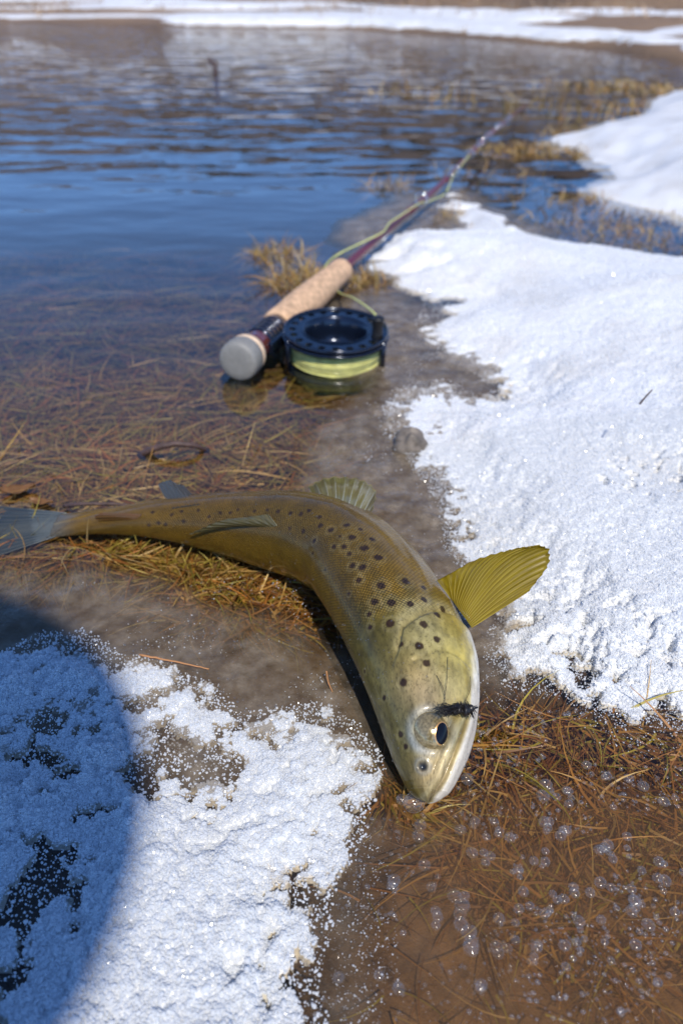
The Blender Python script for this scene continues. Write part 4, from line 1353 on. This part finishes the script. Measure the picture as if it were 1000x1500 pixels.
gpos = []
for px, R in ((607, .0085), (653, .0075), (681, .0065), (697, .006), (707, .006), (722, .0055), (738, .005)):
    p, td_, rb = blank_at(px)
    d, u, v = frame_of(td_)
    sd_ = np.cross(td_, UP); sd_ /= np.linalg.norm(sd_)
    upg = UP * .75 + sd_ * .66
    c = p + upg * (R + .009)
    a = np.linspace(0, 2 * np.pi, 25)
    ring = np.array([c + R * (math.cos(x) * sd_ + math.sin(x) * UP) for x in a])
    gv = [tube_vf(ring, .0010 + R * .03, 8)]
    for s in (-1, 1):
        gv.append(tube_vf([p + td_ * .014 * s + UP * rb, p + td_ * .006 * s + upg * .007, c - upg * R], .0008, 6))
    V, F = join_vf(gv)
    go_ = rc(mesh('line_guide', V, F, M_chrome))
    rc(tube('guide_wrap', [p - td_ * .02, p + td_ * .02], rb + .0008, M_blank, None, 10), go_)
    gpos.append(c)

# reel, lying on its side
RC = G(492, 481, .031)
ax = np.array([.03, -.06, 1.0]); ax /= np.linalg.norm(ax)
RR = .0478
base_r = RC - ax * .036
reel = bpy.data.objects.new('fly_reel', None)
C.objects.link(reel); reel.empty_display_size = .02
reel.location = tuple(base_r); rc(reel); 
reel.location = tuple(base_r)
bpy.context.view_layer.update()
re_ = lambda o: child(o, reel)
_, ru, rv = frame_of(ax)
RP = lambda r, a, z: base_r + ax * z + r * (math.cos(a) * ru + math.sin(a) * rv)
re_(lathe('back_plate', base_r, ax, pr((-.004, 0), (-.004, .044), (-.002, RR), (.004, RR), (.005, .046), (.005, .034), (.003, .02), (.003, 0)), M_reel, None, 72))
# flange with a ring of holes
NH, K = 20, 24
parts_v, parts_f, k0 = [], [], 0
ri, ro = .0300, .0468
for h in range(NH):
    a0 = 2 * math.pi * h / NH; da = math.pi / NH
    bd = []
    for q in range(K // 4): bd.append((ri, a0 - da + 2 * da * q / (K // 4)))
    for q in range(K // 4): bd.append((ri + (ro - ri) * q / (K // 4), a0 + da))
    for q in range(K // 4): bd.append((ro, a0 + da - 2 * da * q / (K // 4)))
    for q in range(K // 4): bd.append((ro - (ro - ri) * q / (K // 4), a0 - da))
    rh = .0034; rm = .0402
    for z in (.0345, .0325):
        for r, a in bd: parts_v.append(RP(r, a, z))
        c = RP(rm, a0, z)
        er_ = math.cos(a0) * ru + math.sin(a0) * rv; et = -math.sin(a0) * ru + math.cos(a0) * rv
        for r, a in bd:
            y_ = r - rm; x_ = (a - a0) * rm
            l = math.hypot(x_, y_)
            parts_v.append(c + er_ * y_ / l * rh + et * x_ / l * rh)
    T0 = k0; Bm = k0 + 2 * K
    for q in range(K):
        q2 = (q + 1) % K
        parts_f.append((T0 + q, T0 + q2, T0 + K + q2, T0 + K + q))
        parts_f.append((Bm + q2, Bm + q, Bm + K + q, Bm + K + q2))
        parts_f.append((T0 + K + q, T0 + K + q2, Bm + K + q2, Bm + K + q))
    k0 += 4 * K
fl = re_(mesh('spool_flange', parts_v, parts_f, M_reel, None, False))
re_(lathe('spool_rim', base_r, ax, pr((.0310, .0462), (.0312, .0480), (.0335, .0486), (.0358, .0484), (.0366, .0474), (.0362, .0464), (.0345, .0462), (.0310, .0462)), M_reel, None, 96))
re_(lathe('spool_dish', base_r, ax, pr((.0352, .0310), (.0356, .0302), (.0346, .0290), (.030, .0270), (.022, .0255), (.015, .0240), (.012, .0215), (.0112, .0150), (.0112, .0095), (.0135, .0088), (.0170, .0080), (.0178, .0060), (.0175, 0)), M_reel, None, 72))
hp = G(541, 487, .031) - base_r
ha = math.atan2(np.dot(hp, rv), np.dot(hp, ru))
re_(lathe('handle', RP(.0395, ha, .034), ax, pr((0, .0052), (.001, .0056), (.004, .0047), (.010, .0046), (.0165, .0054), (.0185, .0056), (.0195, .0048), (.0195, 0)), M_knob, None, 24))
for a in (ha - .10, ha + 1.2, ha + 2.6, ha + 3.9):
    re_(tube('frame_post', [RP(.0472, a, .002), RP(.0472, a, .020), RP(.0472, a, .0325)], .0028, M_reel, None, 10))
re_(lathe('frame_ring', base_r, ax, pr((.0290, .0478), (.0288, .0492), (.0305, .0496), (.0312, .0490), (.0312, .0478)), M_reel, None, 96))
# wound line: one long coil
nturn = 46
_lr = .0012
tt = np.linspace(0, nturn, nturn * 40)
lay = np.floor(tt / 9.2)
zz = .0075 + .0215 * np.abs(((tt / 9.2) % 2) - 1) + .0006 * np.sin(tt * 5.1)
rr_ = .0395 + lay * .0007 + .0012 * np.array([math.sin(x * .83) for x in tt]) + .0008 * np.sin(tt * 2 * np.pi * .97 + 1)
coil = np.array([RP(r, x * 2 * np.pi, z) for r, x, z in zip(rr_, tt, zz)])
re_(tube('wound_line', coil, .00095, M_line2, None, 6))
re_(lathe('line_core', base_r, ax, pr((.004, .036), (.006, .0385), (.030, .0385), (.031, .036)), M_line2, None, 64))
ft = base_r + ax * .017
rs = ROD0 + rdir * np.dot(ft - ROD0, rdir)
sdv = (ft - rs); sdv /= np.linalg.norm(sdv)
upf = np.cross(rdir, sdv); upf /= np.linalg.norm(upf)
def boxmesh(name, c, axes, half, mat):
    V = [np.asarray(c) + sum(s * h * a for s, h, a in zip(sg_, half, axes)) for sg_ in [(x, y, z) for x in (-1, 1) for y in (-1, 1) for z in (-1, 1)]]
    bm = bmesh.new()
    vs_ = [bm.verts.new(tuple(v)) for v in V]
    for f in ((0, 1, 3, 2), (4, 6, 7, 5), (0, 4, 5, 1), (2, 3, 7, 6), (0, 2, 6, 4), (1, 5, 7, 3)): bm.faces.new([vs_[i] for i in f])
    bmesh.ops.recalc_face_normals(bm, faces=bm.faces)
    bmesh.ops.bevel(bm, geom=list(bm.edges), offset=min(half) * .5, segments=3, affect='EDGES', profile=.6)
    me = bpy.data.meshes.new(name); bm.to_mesh(me); bm.free(); me.materials.append(mat)
    for p in me.polygons: p.use_smooth = True
    o = bpy.data.objects.new(name, me); C.objects.link(o)
    return o
re_(boxmesh('reel_foot', rs + sdv * .0145, (rdir, sdv, upf), (.034, .0028, .006), M_reel))
re_(boxmesh('foot_stem', rs + sdv * .022, (rdir, sdv, upf), (.010, .012, .005), M_reel))

# loose fly line
lp = [RP(.044, ha + .9, .026), G(552, 466, .034), G(540, 452, .036), G(516, 436, .030), G(496, 428, .012), G(476, 404, .008), G(479, 386, .020), G(500, 370, .032), G(535, 353, .034), G(560, 340, .036), G(570, 327, .038), G(580, 320, .038), gpos[0] - UP * .004,
      G(625, 296, .032), G(648, 286, .026), G(656, 276, .036), gpos[1] - UP * .004, G(672, 246, .032), gpos[2]]
fline = tube('fly_line', spline(lp, 170), .0011, M_line, None, 8)
tag(fline, 'pale yellow fly line looping loosely along the dark rod', 'fishing line')

# ------------------------------------------------------------------ small things lying about
M_needle = pbr('needle', (.46, .22, .09), rough=.45)
M_twig = pbr('twig', (.075, .045, .04), rough=.6, noise=.4, nscale=200, bump=.6)
M_leaf = pbr('leaf', (.24, .12, .05), rough=.4, trans=.3, noise=.4, nscale=150)
M_stone = pbr('stone', (.16, .135, .11), rough=.55, noise=.5, nscale=120, bump=.6, bscale=300)


def lie(name, pts, r, mat, label, cat, group=None):
    pts = [np.array(p, float) for p in pts]
    P_ = spline(pts, 18)
    P_ = P_ + rng.normal(0, np.linalg.norm(P_[-1] - P_[0]) * .003, P_.shape)
    return tag(tube(name, P_, np.linspace(r, r * .55, 18), mat, None, 7), label, cat, group)


lie('pine_needle', [G(205, 959, .004), G(255, 969, .0045), G(306, 980, .0035)], .0006, M_needle, 'orange pine needle lying on the brown ice above the snow crust', 'pine needle')
lie('dry_straw', [G(478, 983, .012), G(481, 1000, .006), G(487, 1014, .002)], .0004, M_needle, 'tiny tan stem standing in the ice left of the trout', 'straw')
lie('twig', [G(936, 592, .070), G(946, 580, .076), G(955, 571, .080)], .0007, M_twig, 'thin dark twig sticking out of the white snow bank', 'twig')
lie('bent_stick', [G(205, 667, -.004), G(228, 656, .006), G(258, 650, .009), G(286, 653, .006), G(305, 660, -.003)], .0030, M_twig, 'dark arched stick in the submerged grass behind the trout', 'stick')
lie('dark_stem', [G(95, 742, .002), G(120, 738, .010), G(165, 738, .008), G(200, 742, .004)], .0016, M_twig, 'dark wet stem lying behind the tail of the trout', 'stem')
b0, b1 = G(318, 108, -.06), G(314, 78, .10)
sn = thing('dead_branch', 'dark broken branch standing out of the open pond', 'branch', tuple(b0)); bpy.context.view_layer.update()
pb_ = G(316, 108, 0.0)
child(tube('stem', spline([pb_ + [0, 0, -.1], pb_ + [.0, 0, .02], pb_ + [-.008, 0, .03], pb_ + [-.025, .02, .05]], 14), np.linspace(.012, .007, 14), M_twig, None, 8), sn)
child(tube('side_shoot', spline([pb_ + [-.008, 0, .028], pb_ + [.002, .01, .036], pb_ + [.005, .01, .040]], 8), np.linspace(.006, .003, 8), M_twig, None, 6), sn)


def leaf(px, py, z, L, W, rot, curl, label):
    n, m = 14, 7
    u = np.linspace(0, 1, n); v = np.linspace(-1, 1, m)
    w_ = W * np.sin(np.pi * u ** .8) ** .8
    X_ = (u - .5)[:, None] * L + 0 * v[None]; Y_ = w_[:, None] * v[None]
    Z_ = curl * L * (u - .5)[:, None] ** 2 * 2 + .5 * W * np.abs(v)[None] ** 1.5 + .002 * vnoise(X_, Y_, .006, 3)
    c = G(px, py, z)
    ca, sa = math.cos(rot), math.sin(rot)
    V = np.stack([c[0] + X_ * ca - Y_ * sa, c[1] + X_ * sa + Y_ * ca, c[2] + Z_], -1).reshape(-1, 3)
    o = mesh('dead_leaf', V, gridfaces(n, m), M_leaf)
    md = o.modifiers.new('t', 'SOLIDIFY'); md.thickness = .0004
    tag(o, label, 'leaf')


leaf(28, 722, .000, .024, .006, .3, .3, 'curled orange dead leaf in the grass behind the tail fin')
leaf(62, 738, .000, .018, .004, -.2, .2, 'flat tan dead leaf touching the tail fin')


def rock(px, py, r, sq, label, z=0.0, seed=0):
    bm = bmesh.new(); bmesh.ops.create_icosphere(bm, subdivisions=4, radius=1)
    c = G(px, py, z)
    for v in bm.verts:
        p = np.array(v.co)
        k = 1 + .5 * float(vnoise(p[0] * 1.3 + seed, p[1] * 1.3 + p[2], .9, seed)) + .2 * float(vnoise(p[0] * 3, p[1] * 3 + p[2] * 2, .8, seed + 3))
        q = p * k * r * np.array(sq)
        q[2] = q[2] * (1 - .5 * abs(p[0]))
        v.co = tuple(c + q)
    me = bpy.data.meshes.new('stone'); bm.to_mesh(me); bm.free(); me.materials.append(M_stone)
    for p in me.polygons: p.use_smooth = True
    o = bpy.data.objects.new('stone', me); C.objects.link(o)
    return tag(o, label, 'stone')


rock(600, 652, .013, (1, .8, 1.2), 'small pointed grey brown stone at the edge of the snow bank', .003, 5)

# ------------------------------------------------------------------ bubbles
bm = bmesh.new(); bmesh.ops.create_icosphere(bm, subdivisions=3, radius=1)
me_b = bpy.data.meshes.new('air_bubble'); bm.to_mesh(me_b); bm.free(); me_b.materials.append(M_bubble)
for p in me_b.polygons: p.use_smooth = True


def bubble(px, py, rpx, label, group, flat=.75, z=.001):
    c = G(px, py, z)
    _, _, dep = proj(c)
    r = rpx / FPX * float(dep)
    o = bpy.data.objects.new('air_bubble', me_b); C.objects.link(o)
    o.location = tuple(c + [0, 0, r * .15]); o.scale = (r, r * rng.uniform(.9, 1.15), r * flat); o.rotation_euler = (0, 0, rng.uniform(0, 6))
    return tag(o, label, 'bubble', group)


bubble(606, 1177, 15, 'large clear bubble at the tip of the snout', 'bubbles at the snout', .9, .004)
bubble(588, 1172, 8, 'smaller bubble beside the large one at the snout', 'bubbles at the snout', .9, .003)
bubble(684, 1142, 9, 'bubble beside the white lower jaw of the trout', 'bubbles at the snout', .8, .002)
for k in range(9):
    t = k / 8
    bubble(676 + 14 * t + rng.normal(0, 5), 1305 + 95 * t + rng.normal(0, 4), rng.uniform(7, 13), 'bubble in the long chain of bubbles on the brown water', 'bubble chain', .6)
CL = [(620, 1290, 20, 3), (805, 1150, 14, 5), (750, 1215, 22, 9), (780, 1265, 20, 8), (830, 1170, 20, 4), (815, 1210, 16, 7), (910, 1250, 26, 12), (905, 1310, 26, 10), (815, 1330, 20, 7), (860, 1370, 24, 6), (695, 1445, 10, 4), (960, 1350, 24, 7), (560, 1290, 20, 4),
      (770, 1330, 30, 6), (980, 1280, 20, 6), (875, 1130, 12, 4), (720, 1245, 16, 5), (640, 1240, 40, 5), (950, 1160, 24, 5), (640, 1360, 22, 4), (730, 1390, 22, 5), (800, 1410, 30, 6), (930, 1420, 30, 5), (560, 1430, 30, 4)]
for (x, y, sp, n) in CL:
    for k in range(n):
        bubble(x + rng.normal(0, sp), y + rng.normal(0, sp * .7), rng.uniform(4.0, 9.5), 'small round air bubble trapped in the brown water before the snout', 'air bubbles in the brown water', .65)
# froth: countless tiny bubbles and melt drops
def froth(name, poly, n, r0, r1, label, mat, zr=(0.0005, .002)):
    q = in_px_poly(n, poly)
    keep = fbm(q[:, 0], q[:, 1], .03, 3, 171) > -.08
    q = q[keep]
    bm = bmesh.new(); bmesh.ops.create_icosphere(bm, subdivisions=2, radius=1)
    base = np.array([v.co[:] for v in bm.verts]); fc_ = np.array([[v.index for v in f.verts] for f in bm.faces]); bm.free()
    r = r0 * (r1 / r0) ** (rng.random(len(q)) ** 1.8)
    ctr = np.column_stack([q, rng.uniform(*zr, len(q))])
    V = (ctr[:, None] + base[None] * (r[:, None] * np.array([1, 1, .7]))[:, None]).reshape(-1, 3)
    F = (fc_[None] + (np.arange(len(q)) * len(base))[:, None, None]).reshape(-1, 3)
    tag(mesh(name, V, F, mat), label, 'bubbles', kind='stuff')


froth('froth', [(520, 1180), (700, 1060), (800, 1040), (1050, 1080), (1080, 1560), (440, 1560), (470, 1300)], 2600, .0003, .0011, 'tiny bubbles and melt drops floating before the snout', M_bubble)
froth('melt_drops', [(120, 870), (430, 850), (520, 960), (540, 1080), (330, 1060), (200, 960)], 900, .0002, .0008, 'tiny melt drops on the brown ice left of the trout', M_drop, (.001, .003))
froth('melt_drops', [(470, 600), (560, 480), (640, 500), (620, 560), (570, 640), (650, 780), (720, 940), (640, 860), (560, 740), (480, 700)], 900, .0002, .0008, 'tiny melt drops on the slush between trout and snow bank', M_drop, (.001, .003))
# water beads on the fish
I_ = [(i, j) for i, j in zip(rng.integers(60, NS - 40, 4000), rng.integers(0, NT, 4000)) if FACING[i, j]][:260]
bm = bmesh.new(); bmesh.ops.create_icosphere(bm, subdivisions=2, radius=1)
base = np.array([v.co[:] for v in bm.verts]); fc_ = np.array([[v.index for v in f.verts] for f in bm.faces]); bm.free()
Vb = np.vstack([S1[i, j] + base * rng.uniform(.00015, .00055) for i, j in I_])
Fb = (fc_[None] + (np.arange(len(I_)) * len(base))[:, None, None]).reshape(-1, 3)
o = child(mesh('water_beads', Vb, Fb, M_drop)); o['kind'] = 'stuff'

# ------------------------------------------------------------------ the photographer, kneeling behind the camera, whose shadow falls on the snow crust
def person():
    ox, oy = -.128, -.52
    J = {'pelvis': (ox + .02, oy - .20, .26, .15), 'belly': (ox + .01, oy - .15, .42, .15), 'chest': (ox, oy - .08, .58, .16), 'neck': (ox, oy - .02, .72, .06), 'head': (ox, oy + .02, .82, .088), 'crown': (ox, oy + .02, .90, .08),
         'shl': (ox - .17, oy - .06, .65, .065), 'ell': (ox - .22, oy + .06, .42, .05), 'hal': (ox - .14, oy + .26, .27, .04),
         'shr': (ox + .16, oy - .06, .65, .065), 'elr': (ox + .17, oy + .04, .42, .05), 'har': (ox + .10, oy + .22, .27, .04),
         'hpl': (ox - .10, oy - .18, .24, .10), 'knl': (ox - .14, oy + .20, .16, .075), 'anl': (ox - .12, oy - .25, .08, .05), 'tol': (ox - .12, oy - .38, .05, .04),
         'hpr': (ox + .12, oy - .18, .24, .10), 'knr': (ox + .14, oy + .18, .16, .075), 'anr': (ox + .14, oy - .25, .08, .05), 'tor': (ox + .14, oy - .38, .05, .04)}
    E = [('pelvis', 'belly'), ('belly', 'chest'), ('chest', 'neck'), ('neck', 'head'), ('head', 'crown'), ('chest', 'shl'), ('shl', 'ell'), ('ell', 'hal'), ('chest', 'shr'), ('shr', 'elr'), ('elr', 'har'),
         ('pelvis', 'hpl'), ('hpl', 'knl'), ('knl', 'anl'), ('anl', 'tol'), ('pelvis', 'hpr'), ('hpr', 'knr'), ('knr', 'anr'), ('anr', 'tor')]
    names = list(J)
    me = bpy.data.meshes.new('body')
    me.from_pydata([J[n][:3] for n in names], [(names.index(a), names.index(b)) for a, b in E], [])
    o = bpy.data.objects.new('body', me); C.objects.link(o)
    me.materials.append(pbr('jacket', (.05, .06, .05), rough=.8))
    sk = o.modifiers.new('skin', 'SKIN')
    lay = me.skin_vertices[0] if me.skin_vertices else None
    if lay is None:
        bm = bmesh.new(); bm.from_mesh(me); bm.verts.layers.skin.verify(); bm.to_mesh(me); bm.free()
        lay = me.skin_vertices[0]
    for k, n in enumerate(names):
        lay.data[k].radius = (J[n][3], J[n][3]); lay.data[k].use_root = (n == 'pelvis')
    sb = o.modifiers.new('sub', 'SUBSURF'); sb.levels = 2; sb.render_levels = 2
    root = thing('person', 'unseen person in a dark jacket kneeling on the snow, brimmed hat added to shape the shadow', 'person', (ox, oy - .2, 0))
    bpy.context.view_layer.update()
    child(o, root)
    child(lathe('hat', (ox, oy + .02, .845), (0, 0, 1), [(.0, .186), (.003, .19), (.010, .14), (.014, .098), (.06, .09), (.085, .075), (.095, .04), (.097, 0)], pbr('hat_felt', (.12, .10, .07), rough=.9), None, 48), root)  # invented, unseen; wide brim sized to shape the shadow on the crust


person()

# white ice specks added to the slush to stand for its glints
specks('glint_specks', [([(120, 860), (430, 850), (520, 960), (540, 1080), (330, 1060), (200, 960)], 2600, .00012, .0005),
                      ([(470, 600), (560, 480), (640, 500), (620, 560), (570, 640), (650, 780), (720, 940), (640, 860), (560, 740), (480, 700)], 2600, .00015, .0006),
                      ([(470, 1200), (560, 1220), (580, 1350), (560, 1540), (440, 1540), (450, 1350)], 1300, .00010, .00045),
                      ([(700, 930), (760, 900), (860, 1020), (1040, 1070), (1040, 1120), (820, 1080), (700, 1020)], 1500, .00012, .0005)], 'white ice specks added over the brown slush as its glints', 12)
